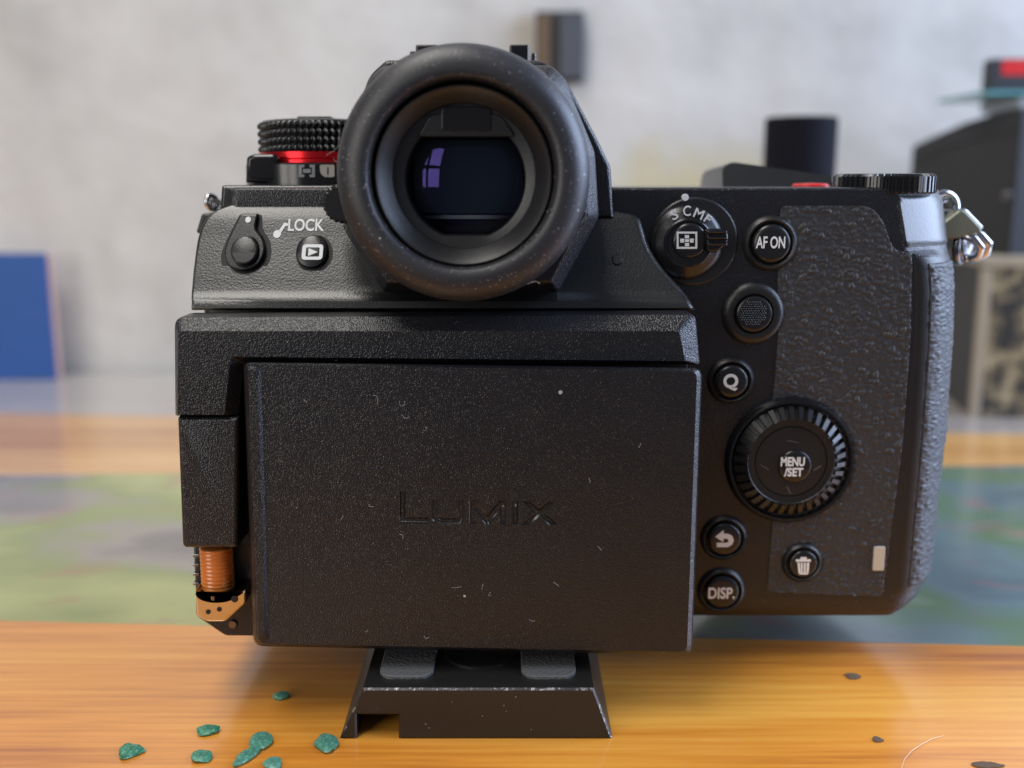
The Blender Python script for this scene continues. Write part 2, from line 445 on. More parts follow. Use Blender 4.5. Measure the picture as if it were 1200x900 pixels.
def text(name, body, box, Y, mat, parent, weight=0.0, rot=0.0, depth=0.12, slope=0.0):
    """lettering fitted to the pixel box (u0, v0, u1, v1) on the plane Y, standing proud by depth"""
    cu = bpy.data.curves.new('t', 'FONT'); cu.body = body; cu.extrude = 0.05; cu.offset = weight; cu.resolution_u = 4
    ob = bpy.data.objects.new('t', cu); col.objects.link(ob)
    bpy.context.view_layer.update()
    me = ob.evaluated_get(bpy.context.evaluated_depsgraph_get()).to_mesh()
    V = [v.co.copy() for v in me.vertices]; Fc = [tuple(p.vertices) for p in me.polygons]
    bpy.data.objects.remove(ob); bpy.data.curves.remove(cu)
    x0, x1 = min(v.x for v in V), max(v.x for v in V); y0, y1 = min(v.y for v in V), max(v.y for v in V)
    u0, v0, u1, v1 = box; c = P((u0 + u1) / 2, (v0 + v1) / 2, Y); k = K((v0 + v1) / 2, Y)
    W, H = (u1 - u0) * k, (v1 - v0) * k; cr, sr = math.cos(rot), math.sin(rot); out = []
    for v in V:
        a = ((v.x - x0) / (x1 - x0) - 0.5) * W; b_ = ((v.y - y0) / (y1 - y0) - 0.5) * H
        out.append((c[0] + a * cr - b_ * sr, Y + slope * (a * sr + b_ * cr) - (depth if v.z > 0 else 0), c[2] + a * sr + b_ * cr))
    return mk(name, out, Fc, mat, parent, angle=20, recalc=False)
def flat(name, polys, Y, mat, parent, depth=0.1, slope=0.0, vc=0.0):
    """small raised marks: each poly is a pixel outline"""
    vf = []
    for p in polys:
        r = PX(p, Y); vf.append(loft([sety(r, Y + 0.15), sety(r, Y - depth)]))
    V, Fc = merge(*vf)
    if slope: zc = P(600, vc, Y)[2]; V = [(x, y + slope * (z - zc), z) for x, y, z in V]
    return mk(name, V, Fc, mat, parent, angle=20)
def circ(u, v, r, n=20, a0=0, a1=2 * math.pi):
    return [(u + r * math.cos(a0 + (a1 - a0) * k / n), v + r * math.sin(a0 + (a1 - a0) * k / n)) for k in range(n)]

# ------------------------------------------------------------------ the setting: wall and table
WALL = 345.0
nx, nz = 60, 40
V = [(-700 + 1400 * i / nx, WALL + 1.6 * noise.noise((i * 0.5, j * 0.5, 3.1)), -60 + 760 * j / nz) for j in range(nz + 1) for i in range(nx + 1)]
Fc = [(j * (nx + 1) + i, j * (nx + 1) + i + 1, (j + 1) * (nx + 1) + i + 1, (j + 1) * (nx + 1) + i) for j in range(nz) for i in range(nx)]
o = mk('wall', V, Fc, 'plaster', base=(0, WALL, 0)); o['kind'] = 'structure'

table = empty('table', (0, 0, 0), 'varnished honey wood table with a painted strip, under the camera', 'table')
def board(name, a, b_, c_, d, mat, top=0.0):
    """table board: quad given by its four corners on the table plane, 22 mm thick, eased edges"""
    q = [Vector(p) for p in (a, b_, c_, d)]; m_ = sum(q, Vector()) / 4
    def ring(z, e): return [((p.x + (m_.x - p.x) / abs(p.x - m_.x) * e), (p.y + (m_.y - p.y) / max(1e-6, abs(p.y - m_.y)) * e), z) for p in q]
    V, Fc = loft([ring(top - 22, 0), ring(top - 0.2, 0), ring(top - 0.05, 0.06), ring(top, 0.2)])
    return mk(name, V, Fc, mat, table, angle=20)
def line(u0, v0, u1, v1, X):
    a, b_ = Vector(G(u0, v0)), Vector(G(u1, v1)); t = (X - a.x) / (b_.x - a.x); p = a + (b_ - a) * t
    return (p.x, p.y, 0)
XL, XR = -420.0, 520.0
e1 = [line(0, 727, 1200, 757, X) for X in (XL, XR)]          # near edge of the painted strip
e2 = [line(0, 556, 1200, 545, X) for X in (XL, XR)]          # its far edge
e3 = [line(0, 484, 1200, 509, X) for X in (XL, XR)]          # start of the grey board at the wall
def up(p, dz): return (p[0], p[1] + dz, 0)
board('wood_board', (XL, -92, 0), (XR, -92, 0), e1[1], e1[0], 'honey_wood')
board('painted_strip', up(e1[0], 0.15), up(e1[1], 0.15), e2[1], e2[0], 'painted_strip', top=-0.04)
board('wood_board', up(e2[0], 0.15), up(e2[1], 0.15), e3[1], e3[0], 'pale_wood')
board('wood_board', up(e3[0], 0.15), up(e3[1], 0.15), (XR, WALL - 4, 0), (XL, WALL - 4, 0), 'grey_wood')['label'] = 'grey board along the wall'

# ------------------------------------------------------------------ the camera
camera = empty('mirrorless_camera', (0, 25, 0), 'dusty black mirrorless camera seen from behind, standing on a clamp plate', 'camera')
ZB = 10.7                                                     # underside of the body

# --- body shell: horizontal sections, back panel flat, right side wrapping into the grip
def secx(u, v, Y=0): return P(u, v, Y)[0]
rows = [(219.5, 0.9), (221, 0.3), (223.5, 0), (240, 0), (262, 0), (294, 0), (300, 0.0), (340, 0), (400, 0), (460, 0), (520, 0), (580, 0), (640, 0), (680, 0), (700, 0.1), (711, 0.5), (719, 1.3), (724, 2.6)]
XRT = [(219, 1098), (240, 1103), (294, 1109), (340, 1112), (400, 1111), (520, 1102), (600, 1093), (690, 1084), (715, 1076), (727, 1060)]
XCT = [(219, 1049), (294, 1061), (300, 1067), (340, 1070), (400, 1068), (520, 1060), (690, 1045), (727, 1040)]
XLT = [(219, 262), (240, 261), (252, 252), (266, 242), (290, 237), (330, 232)]
arc = [(0.14, 0.012), (0.30, 0.05), (0.50, 0.19), (0.70, 0.41), (0.86, 0.66), (0.96, 0.86), (1.0, 1.0)]
arc_top = [(0.05, 0.025), (0.28, 0.17), (0.50, 0.33), (0.70, 0.51), (0.86, 0.71), (0.96, 0.88), (1.0, 1.0)]
def arc_at(v): return arc_top if v < 297 else arc
rings = []
ztop = P(600, 219.5, 0)[2]
def zof(v): return P(600, v, 0)[2]
for v, ins in rows:
    z = max(zof(v), ZB) if v < 724 else ZB
    xl = secx(ip(v, XLT), min(v, 330))
    xc, xr = secx(ip(v, XCT), v), secx(ip(v, XRT), v, 12)
    i = ins
    sec = [(xl + i, 44 - i), (xl + i, 4 + i), (xl + 0.5 + i, 1.4 + i), (xl + 1.6 + i, 0.4 + i), (xl + 3 + i, 0 + i), (xc - 9, i), (xc - 0.5, 0 + i)]
    sec += [(xc + (xr - xc) * a - i * a, 12 * b_ + i * (1 - b_)) for a, b_ in arc_at(v)]
    sec += [(xr - i, 28), (xr - 1.5 - i, 46 - i), (xr - 6 - i, 58 - i), (xr - 14, 63 - i), (xr - 30, 62 - i), (xr - 37 , 52 - i), (xr - 42, 44 - i)]
    rings.append([(x, y, z) for x, y in sec])
V, Fc = loft(rings)
body = mk('body_shell', V, Fc, 'grained_metal', camera, angle=40)

# lens mount on the front, hidden from the photo's side
c0 = P(548, 470, 0)
V, Fc = lathe(c0[0], 52.0, [(0, 44), (33, 44), (33, 50), (31.5, 52), (27, 52), (26, 48), (0, 48)], 64)
mk('lens_mount', V, Fc, 'dark_chrome', camera)

# --- smooth shoulder facet (top right) divided from the grip by a groove
def surf(v, t, lift):
    """point on the right flank: t from 0 (crease) to 1 (silhouette) and on round to the front"""
    xc, xr = secx(ip(v, XCT), v), secx(ip(v, XRT), v, 12)
    A = [(0.0, 0.0)] + arc_at(v)
    if t <= 1:
        f = t * (len(A) - 1); i = min(int(f), len(A) - 2); f -= i
        a = A[i][0] + (A[i + 1][0] - A[i][0]) * f; b_ = A[i][1] + (A[i + 1][1] - A[i][1]) * f
        tx, ty = (A[i + 1][0] - A[i][0]) * (xr - xc), (A[i + 1][1] - A[i][1]) * 12
        x, y = xc + (xr - xc) * a, 12 * b_
    else:
        x, y = xr - 1.5 * max(0, t - 1.6), 12 + (t - 1) * 26; tx, ty = 0, 1
    l = math.hypot(tx, ty); nx_, ny_ = ty / l, -tx / l
    return (x + nx_ * lift, y + ny_ * lift, zof(v))
def pebble(p, sc_=0.62, st=1.0):
    a, b_ = p[0] * 0.92 + p[2] * 0.39, -p[0] * 0.39 + p[2] * 0.92
    q = Vector((a * sc_ * st, p[1] * sc_, b_ * sc_))
    q += noise.noise_vector(q * 0.8) * 0.6
    d = noise.voronoi(q, distance_metric='DISTANCE')[0]
    h = min(1.0, (d[1] - d[0]) * 1.25); h = h * (2 - h)
    return h * (0.8 + 0.6 * noise.noise(q * 0.5)) + 0.15 * noise.noise(q * 2.2)
# trim frame and textured side strip of the grip
def strip(name, v0, v1, t0, t1, nv, nt_, lift, mat, amp, edge=0.05):
    V = []
    for j in range(nv + 1):
        v = v0 + (v1 - v0) * j / nv
        for i in range(nt_ + 1):
            t = t0 + (t1 - t0) * i / nt_
            rim = min(1.0, min(j, nv - j) / nv / 0.012, i / nt_ / edge)
            # rounded upper and lower corner at the crease side
            p = surf(v, t, 0)
            h = (lift + (amp * pebble(p, 0.85) if amp else 0)) * math.sqrt(max(0, 1 - (1 - rim) ** 2)) - 0.15
            V.append(surf(v, t, h))
    Fc = [(j * (nt_ + 1) + i, j * (nt_ + 1) + i + 1, (j + 1) * (nt_ + 1) + i + 1, (j + 1) * (nt_ + 1) + i) for j in range(nv) for i in range(nt_)]
    return mk(name, V, Fc, mat, camera, angle=50)
strip('grip_trim', 299, 699, 0.03, 1.9, 60, 26, 0.45, 'matte_plastic', 0)
strip('grip_leather', 308, 690, 0.26, 1.85, 330, 66, 0.72, 'leather_rubber', 0.42)
strip('shoulder_facet', 227, 292, 0.02, 1.9, 12, 26, 0.42, 'shoulder_metal', 0, 0.03)

# --- leather thumb panel: polygon cut into a fine grid, then pebbled
TH = rp([(914, 241), (1022, 241), (1036, 262), (1047, 294), (1069, 296), (1067, 400), (1058, 520), (1034, 699), (898, 694), (905, 612), (905, 470), (911, 400), (911, 330)],
        [8, 14, 0, 12, 3, 0, 0, 4, 6, 0, 0, 0, 0], 4)
def pebbled_panel(name, pts, Y, step, lift, amp, mat, sc_, st=1.0):
    ring = PX(dedupe(pts), Y)
    bm = bmesh.new(); bm.faces.new([bm.verts.new(p) for p in ring])
    xs = [p[0] for p in ring]; zs = [p[2] for p in ring]
    x = min(xs) + step
    while x < max(xs) - 1e-4:
        bmesh.ops.bisect_plane(bm, geom=bm.verts[:] + bm.edges[:] + bm.faces[:], dist=1e-5, plane_co=(x, 0, 0), plane_no=(1, 0, 0)); x += step
    z = min(zs) + step
    while z < max(zs) - 1e-4:
        bmesh.ops.bisect_plane(bm, geom=bm.verts[:] + bm.edges[:] + bm.faces[:], dist=1e-5, plane_co=(0, 0, z), plane_no=(0, 0, 1)); z += step
    bnd = {v for e in bm.edges if e.is_boundary for v in e.verts}
    for v in bm.verts:
        v.co.y = Y + 0.08 if v in bnd else Y - lift - amp * pebble(v.co, sc_, st)
    bm.verts.index_update()
    V = [v.co[:] for v in bm.verts]; Fc = [tuple(v.index for v in f.verts) for f in bm.faces]; bm.free()
    return mk(name, V, Fc, mat, camera, angle=60)
pebbled_panel('thumb_leather', TH, 0, 0.23, 0.14, 0.40, 'leather_rubber', 0.92, 0.85)
plate('card_lamp_window', rp([(1025, 641), (1038, 641), (1036, 669), (1023, 669)], 1.5, 3), -0.75, 0, 0.15, 'pale_window', camera)

# --- sloping upper back plate (rows: v, y, left u, right u)
UB = [(236, 3.0, 285, 700), (238, 1.2, 276, 712), (241, 0.2, 267, 718), (247, -0.6, 252, 722), (252, -1.1, 245, 746), (258, -1.7, 239.5, 752), (270, -2.6, 233.5, 756), (282, -3.6, 230.5, 759),
      (294, -4.6, 228.5, 764), (306, -5.6, 227, 771), (318, -6.6, 225.5, 780), (330, -7.6, 224.5, 791), (340, -8.4, 223.7, 800), (345, -8.9, 223.3, 804), (350, -9.8, 223, 808), (353, -10.6, 223.5, 810), (361, -11.0, 223, 815), (363.5, -10.4, 223.5, 816)]
UB = [(v, y if v < 252 else y, a, c_) for v, y, a, c_ in UB]
rows_ = []
for v, y, ul, ur in UB:
    a, b_ = P(ul, v, y), P(ur, v, y)
    w = b_[0] - a[0]; r = 0.7; rr = 1.5
    pts = [(a[0], y + 6 if y > -6 else y + 8, a[2]), (a[0], y + r, a[2]), (a[0] + r * 0.3, y + r * 0.3, a[2]), (a[0] + r, y, a[2])]
    pts += [(a[0] + w * f, y, a[2]) for f in (0.2, 0.4, 0.6, 0.8)]
    pts += [(b_[0] - rr, y, b_[2]), (b_[0] - rr * 0.45, y + 0.22, b_[2]), (b_[0] - rr * 0.12, y + 0.75, b_[2]), (b_[0], y + 1.6, b_[2]), (b_[0], max(0.5, y + 4), b_[2])]
    rows_.append(pts)
V, Fc = loft(rows_, cap0=False, cap1=True, closed=False)
Fc = [f for f in Fc if len(f) == 4]
last = [(p[0], max(p[1], 1.0), p[2]) for p in rows_[-1]]
n0 = len(V); n = len(last); V += last
Fc += [(n0 - n + j, n0 - n + j + 1, n0 + j + 1, n0 + j) for j in range(n - 1)]
mk('upper_back_plate', V, Fc, 'shoulder_metal', camera, angle=42)
# shoulder strip above it on the left
plate('left_shoulder', rp([(259, 217), (470, 217), (470, 246), (257, 246)], [3, 0, 0, 4], 4), 1.8, 40, 0.9, 'shoulder_metal', camera)
disc('sensor_dot', 723, 304, -5.4, [(0, -0.45), (5, -0.45), (6, -0.2), (6.2, 1.0)], 'matte_plastic', camera, 20, 30, 0.5)

# --- viewfinder hump
A0 = rp([(452, 70), (636, 70), (662, 90), (699, 160), (716, 195), (720, 256), (398, 262), (396, 195), (432, 88)], [4, 10, 8, 6, 4, 2, 2, 8, 10], 4)
plate('viewfinder_hump', A0, -2, 46, 1.0, 'grained_metal', camera)
ringB = rp([(448, 74), (648, 74), (664, 92), (699, 178), (704, 256), (655, 345), (446, 345), (398, 268), (395, 195), (430, 88)], [6, 8, 8, 6, 8, 5, 5, 8, 6, 10], 4)
rB = PX(dedupe(ringB), -17)
cM = P(543, 205, -17.3); rM = 112 * K(205, -17.3)
def to_circle(p, y):
    a = math.atan2(p[2] - cM[2], p[0] - cM[0]); return (cM[0] + rM * math.cos(a), y, cM[2] + rM * math.sin(a))
V, Fc = loft([sety(rB, 0), sety(rB, -13.5)] + [sety(inset(rB, i), y) for i, y in ((0.25, -14.2), (2.2, -17.0), (2.8, -17.3))] + [[to_circle(p, -17.3) for p in rB]], True, False)
mk('eyepiece_mount', V, Fc, 'grained_metal', camera, angle=25)
for u0, u1, v0, v1 in ((487, 512, 52, 66), (597, 620, 52, 68)):
    plate('shoe_rail', rp([(u0, v0), (u1, v0), (u1, v1 + 8), (u0, v1 + 8)], 2, 3), 16, 34, 0.5, 'gloss_plastic', camera)
for u0, u1, v0, v1 in ((480, 486, 60, 76), (623, 628, 62, 78)):
    plate('shoe_rail', [(u0, v0), (u1, v0), (u1, v1), (u0, v1)], 18, 34, 0.2, 'dark_chrome', camera)

# eyecup
UE, VE = 543, 205
YE = -24.0
cup = disc('eyecup', UE, VE, YE, [(112, 8.5), (141, 8.0), (147, 5.0), (149, 2.0), (148.5, 0.2), (146, -1.4), (141, -2.6), (134, -3.5), (126, -4.0), (118, -4.15), (112, -4.0), (108.5, -3.5), (106.5, -2.7), (105.2, -1.6), (104.4, 0.2), (104.0, 3.5)],
           'eyecup_rubber', camera, 96, 40)
disc('inner_cone', UE + 1, VE + 2, YE, [(103.6, 3.4), (103.4, -1.7), (102.6, -2.5), (100.5, -2.7), (94, -2.0), (84, -0.2), (83, 1.2), (83, 3.1)], 'matte_plastic', cup, 96, 30)
# lens frame ring: round outside, window with a flat top
cE = P(UE + 3, VE + 5, YE + 3); kE = K(VE, YE + 3)
def win(a, r, top, bot):
    x, z = math.cos(a), math.sin(a)
    if z > 0 and r * z > top: return top / z
    if z < 0 and r * -z > bot: return bot / -z
    return r
seg = 128; ringsL = []
for ro, y in ((85, -2.2), (84, -2.2), (78, -2.0), (None, -1.6), ('w', -0.9), ('w', 6.0)):
    rr = []
    for k in range(seg):
        a = 2 * math.pi * k / seg
        r = ro if isinstance(ro, (int, float)) else (win(a, 69, 50, 64) + (1.4 if ro is None else 0))
        rr.append((cE[0] + r * kE * math.cos(a), YE + 3 + y, cE[2] + r * kE * math.sin(a)))
    ringsL.append(rr)
V, Fc = loft(ringsL, False, False)
mk('lens_frame', V, Fc, 'matte_plastic', cup, angle=30)
disc('eyepiece_lens', UE + 4, VE + 8, YE + 4.2, [(0, -2.1), (10, -2.06), (20, -1.92), (30, -1.68), (40, -1.32), (50, -0.85), (60, -0.2), (70, 0.6)], 'coated_glass', cup, 64, 60)
plate('finder_screen', rp([(484, 163), (614, 163), (614, 251), (484, 251)], 4, 4), YE + 9.5, YE + 11, 0.2, 'finder_screen', cup)
plate('finder_bezel', rp([(474, 252), (624, 252), (624, 257), (474, 257)], 1, 3), YE + 9.0, YE + 11, 0.15, 'grey_print', cup)
plate('finder_baffle', [(460, 140), (630, 140), (630, 290), (460, 290)], YE + 11.2, YE + 12.0, 0.1, 'recess_black', cup)
plate('eye_sensor_window', rp([(517, 125), (576, 125), (576, 154), (517, 154)], [7, 7, 5, 5], 5), YE + 0.45, YE + 4, 0.2, 'gloss_plastic', cup)
plate('eye_sensor_frame', rp([(505, 133), (587, 133), (604, 160), (490, 160)], [10, 10, 6, 6], 5), YE + 0.65, YE + 5, 0.25, 'matte_plastic', cup)
# dioptre wheel with notches
c = P(403, 238, -15); k = K(238, -15)
seg = 88; R0 = 23.5 * k
def gear(r0, dr, n, seg): return [r0 - (dr if (int(i * n * 2 / seg) % 2) else 0) for i in range(seg)]
g = gear(R0, 0.18, 22, seg)
rr = [[(c[0] + (gi - e) * math.cos(2 * math.pi * i / seg), y, c[2] + (gi - e) * math.sin(2 * math.pi * i / seg)) for i, gi in enumerate(g)] for y, e in ((-9, 0), (-16.5, 0), (-17, 0.5), (-17, 1.2))]
V, Fc = loft(rr); mk('dioptre_wheel', V, Fc, 'button_black', camera, angle=25)

# --- screen frame, hinge and folded screen
fr_o = [(205, 371), (815, 368), (820, 427), (287, 427), (281, 487), (206, 487)]
fr_f = [(209, 388), (796, 388), (803, 423), (270, 418), (263, 486), (208, 486)]
rad = [12, 9, 3, 3, 2, 3]; radf = [4, 5, 3, 3, 2, 3]
Ro, Rf = PX(rp(fr_o, rad), -17.0), PX(rp(fr_f, radf), -19.6)
mid1 = [tuple(a[i] * 0.94 + b_[i] * 0.06 for i in range(3)) for a, b_ in zip(Ro, Rf)]
mid1 = [(p[0], -17.4, p[2]) for p in mid1]
mid2 = [tuple(a[i] * 0.10 + b_[i] * 0.90 for i in range(3)) for a, b_ in zip(Ro, Rf)]
mid2 = [(p[0], -19.4, p[2]) for p in mid2]
V, Fc = loft([sety(Ro, -11.4), Ro, mid1, mid2, Rf])
mk('screen_frame', V, Fc, 'dusty_cover', camera, angle=20)
plate('hinge_cover', rp([(207, 489), (280, 489), (279, 643), (213, 643)], [3, 3, 5, 6], 4), -19.0, -11, 1.0, 'dusty_cover', camera)
plate('frame_back', [(232, 420), (806, 420), (800, 700), (300, 722), (300, 640), (232, 640)], -11.5, 1, 0.3, 'recess_black', camera)
sc_o = [(285, 424), (823, 431), (811, 768), (297, 757)]
So = PX(rp(sc_o, [9, 12, 12, 12], 6), -19.5)
Sb = PX(rp([(287, 426), (822, 433), (810, 766), (298, 755)], [9, 12, 12, 12], 6), -14.5)
step0 = PX(rp([(286.5, 425), (821.5, 432), (809.5, 767), (298.5, 756)], [8, 11, 11, 11], 6), -21.3)
step1 = PX(rp([(289.5, 427), (817, 435), (805, 764), (301, 754)], [7, 9, 9, 10], 6), -22.1)
V, Fc = loft([Sb, So, step0, step1])
screen = mk('folded_screen', V, Fc, 'dusty_cover', camera, angle=16)
# raised hinge-side strip whose inner flank drops to the cover face
st0 = PX(rp([(289.5, 428), (306.5, 428.5), (316, 753), (301.5, 753.5)], [6, 7, 7, 8], 5), -22.0)
st1 = PX(rp([(290.5, 429), (302, 440), (311.0, 742), (302.5, 752.5)], [6, 5, 5, 8], 5), -22.8)
st2 = PX(rp([(291.5, 431), (301, 442), (310, 740), (303.5, 750)], [5, 4, 4, 6], 5), -22.88)
V, Fc = loft([st0, st1, st2]); mk('hinge_side_strip', V, Fc, 'dusty_cover', screen, angle=16)
# engraved word on the cover
YS = -22.1
letters = [
    [(468, 576), (475, 576), (475, 606.5), (503, 607), (503, 613.5), (468, 613)],
    [(506, 586), (513, 586), (513, 604), (516, 607.5), (534, 607.8), (537, 604.5), (537, 586), (544, 586), (544, 606), (540, 613.7), (511, 613.4), (506, 608)],
    [(550, 586.5), (558, 586.5), (571.5, 604), (585, 587), (593, 587), (593, 614.2), (585.5, 614.2), (585.5, 599), (574, 614), (569, 614), (557.5, 599), (557.5, 613.8), (550, 613.8)],
    [(600, 587), (607, 587), (607, 614.4), (600, 614.3)],
    [(611, 587), (620, 587), (632, 597.5), (644, 587.3), (653, 587.3), (637, 601), (654, 615), (644, 615), (632, 604.6), (620, 614.7), (611, 614.6), (627, 601)]]
vf, vfl = [], []
for p in letters:
    r = PX(p, YS); vf.append(loft([sety(inset(r, -0.10), YS - 0.05), sety(inset(r, 0.30), YS + 0.42)]))
    fl = inset(r, 0.31); vfl.append(loft([sety(fl, YS + 0.45), sety(fl, YS + 0.39)]))
V, Fc = merge(*vf); cutter = mk('cutter', V, Fc, 'button_black', screen)
bo = screen.modifiers.new('engrave', 'BOOLEAN'); bo.operation = 'DIFFERENCE'; bo.solver = 'EXACT'; bo.object = cutter; bo.material_mode = 'TRANSFER'
screen.modifiers.move(1, 0)
bpy.context.view_layer.update()
me = bpy.data.meshes.new_from_object(screen.evaluated_get(bpy.context.evaluated_depsgraph_get()))
screen.modifiers.remove(bo); screen.data = me
bpy.data.objects.remove(cutter)
me.set_sharp_from_angle(angle=math.radians(16))
V, Fc = merge(*vfl); mk('engraved_lettering', V, Fc, 'dusty_cover', screen, angle=15)
# lint fibres stuck to the cover
random.seed(5)
vf = []
def fibre(u, v, ln, curl, a, Y, r=0.034):
    pts = []; x, y = u, v
    for i in range(9):
        p = P(x, y, Y - 0.04 - 0.05 * math.sin(i * 0.8)); pts.append(p)
        x += math.cos(a) * ln / 8; y += math.sin(a) * ln / 8; a += curl / 18 + random.uniform(-0.8, 0.8)
    vf.append(tube(pts, r, 5))
for a in [(474, 470, 16, 2.0, 1.4), (470, 486, 12, -2.6, 0.6), (437, 463, 15, 3.4, 0.2), (499, 500, 8, 4, 1.0), (468, 626, 9, -1.5, 0.4), (541, 688, 12, 4.2, 3.4), (566, 684, 7, 1.5, 1.8), (575, 694, 8, -2.5, 2.2),
          (648, 683, 9, 0.5, -0.5), (700, 640, 8, 2, 0.4), (432, 591, 7, 3, 0.8), (402, 604, 6, 1, 2), (356, 468, 6, 2, 1), (497, 745, 8, -3, 1.2), (627, 727, 8, 2, 2.2), (750, 520, 6, 2, .3), (430, 738, 5, 2, 1.2), (690, 560, 6, -2, 1.1)]:
    fibre(*a, YS)
V, Fc = merge(*vf); o = mk('lint', V, Fc, 'lint_grey', screen); o['kind'] = 'stuff'

# hinge joint: flex cable roll and gilt bracket
plate('hinge_base', rp([(226, 636), (300, 636), (300, 746), (264, 746), (230, 723)], [0, 0, 0, 4, 4], 4), -10.5, -1, 0.6, 'matte_plastic', camera)
c = P(254, 668, -14); k = K(668, -14)
z0, z1 = P(254, 694, -14)[2], P(254, 640, -14)[2]
prof = [(0, z0)]; nb = 12
for i in range(nb):
    za, zb = z0 + (z1 - z0) * i / nb, z0 + (z1 - z0) * (i + 1) / nb; d = zb - za
    prof += [(18.0 * k, za), (19.0 * k, za + 0.3 * d), (19.1 * k, za + 0.6 * d), (18.0 * k, zb - 0.06 * d)]
prof += [(0, z1)]
V, Fc = lathe(c[0], 0, prof, 32, 'z', -13.6); mk('flex_cable_roll', V, Fc, 'orange_film', camera, angle=60)
brk = rp([(229, 690), (234, 700), (248, 704), (266, 703), (288, 691), (288, 707), (264, 729), (240, 729), (229, 721)], [2, 6, 6, 8, 2, 3, 4, 5, 3], 4)
bracket = plate('hinge_bracket', brk, -17.5, -10, 0.5, 'gold_metal', camera)
for u, v, r in ((275, 702, 4.2), (244, 717, 3.0), (257, 714, 3.0)):
    disc('bracket_hole', u, v, -17.55, [(0, -0.05), (r, -0.05), (r, 0.5)], 'recess_black', bracket, 14)
V, Fc = lathe(c[0], 0, [(0, z0 - .2), (24 * k, z0 - .2), (24 * k, z0 + 0.6), (18 * k, z0 + 0.7), (0, z0 + 0.7)], 32, 'z', -13.6); mk('hinge_washer', V, Fc, 'dark_chrome', camera)
for i in range(4):
    plate('hinge_rib', [(226, 650 + i * 11), (233, 650 + i * 11), (233, 653 + i * 11), (226, 653 + i * 11)], -11.2, -9, 0.1, 'dark_chrome', camera)
disc('hinge_screw', 273, 731, -10.5, [(0, -0.5), (4.5, -0.5), (5.5, -0.2), (5.5, 0.5)], 'dark_chrome', camera, 16)

# --- buttons
def button(name, u, v, rc, rr_, high=1.1, dome=0.25, Y=0.0, capmat='button_black', collar=True, sym=None):
    b_ = disc(name, u, v, Y, [(0, -high - dome), (rc * 0.4, -high - dome * 0.94), (rc * 0.72, -high - dome * 0.7), (rc * 0.88, -high - dome * 0.35), (rc * 0.97, -high + 0.15), (rc, -high + 0.55), (rc, 1)], capmat, camera, 48, 40)
    if collar:
        disc('button_collar', u, v, Y, [(rc + 1.3, 0.6), (rc + 1.4, -high * 0.35), (rc + 2.6, -high * 0.62), (rc + (rr_ - rc) * 0.5, -high * 0.74), (rr_ - 2, -high * 0.45), (rr_, 0.02), (rr_, 0.5)], 'matte_plastic', b_, 48, 45)
    return b_, Y - high - dome * 0.9
b1, y1 = button('autofocus_button', 902.5, 285, 22.5, 33, 1.5, 0.35)
text('autofocus_lettering', 'AF ON', (886, 277, 920, 291), y1 - 0.02, 'white_print', b1, 0.015)
b1, y1 = button('quick_menu_button', 856, 446, 19.5, 28, 1.3, 0.3)
text('quick_menu_lettering', 'Q', (847.5, 438, 865, 458), y1 - 0.02, 'white_print', b1, 0.03)
b1, y1 = button('back_button', 848, 630, 19.5, 28, 1.2, 0.2)
arrow = [(838, 631), (848, 623), (848, 627.5), (853, 627.5), (858, 630), (860, 635), (858, 640), (853, 643), (840, 643), (839.5, 638), (852, 638), (854, 635.5), (852, 633), (848, 633), (847.5, 637)]
arrow = [(u, v - 2) for u, v in arrow]
flat('back_arrow', [arrow], y1 - 0.02, 'white_print', b1)
b1, y1 = button('display_button', 845, 691.5, 19.5, 28.5, 1.2, 0.2)
text('display_lettering', 'DISP.', (830, 688, 861, 702), y1 - 0.02, 'white_print', b1, 0.025)
b1, y1 = button('delete_button', 940, 659, 16.5, 24.5, 1.1, 0.15, Y=-0.35)
y1 -= 0.02
flat('bin_symbol', [[(932.5, 655.5), (950, 655.5), (950, 658), (932.5, 658)], [(938, 653), (945, 653), (945, 655.4), (938, 655.4)], [(934.5, 659.2), (937.2, 659.2), (938, 671), (935.6, 671)], [(938.4, 659.2), (940.6, 659.2), (940.6, 671), (938.6, 671)],
     [(942, 659.2), (944.2, 659.2), (944, 671), (941.9, 671)], [(945.5, 659.2), (948.4, 659.2), (947.4, 671), (945.2, 671)], [(936, 671.3), (947, 671.3), (946.3, 673), (936.6, 673)]], y1, 'white_print', b1)
# joystick
b1, y1 = button('joystick', 882, 367, 21, 37, 1.7, 0.1)
vf = []
kx = K(367, y1); cc = P(882, 367, y1)
for i in range(-6, 7):
    for j in range(-6, 7):
        a, b_ = i * 2.9 + (j % 2) * 1.45, j * 2.6
        if math.hypot(a, b_) < 15.5:
            vf.append(lathe(cc[0] + a * kx, cc[2] + b_ * kx, [(0, y1 - 0.32), (0.17, y1 - 0.2), (0.26, y1 + 0.1)], 6))
V, Fc = merge(*vf); o = mk('grip_studs', V, Fc, 'button_black', b1); o['kind'] = 'stuff'
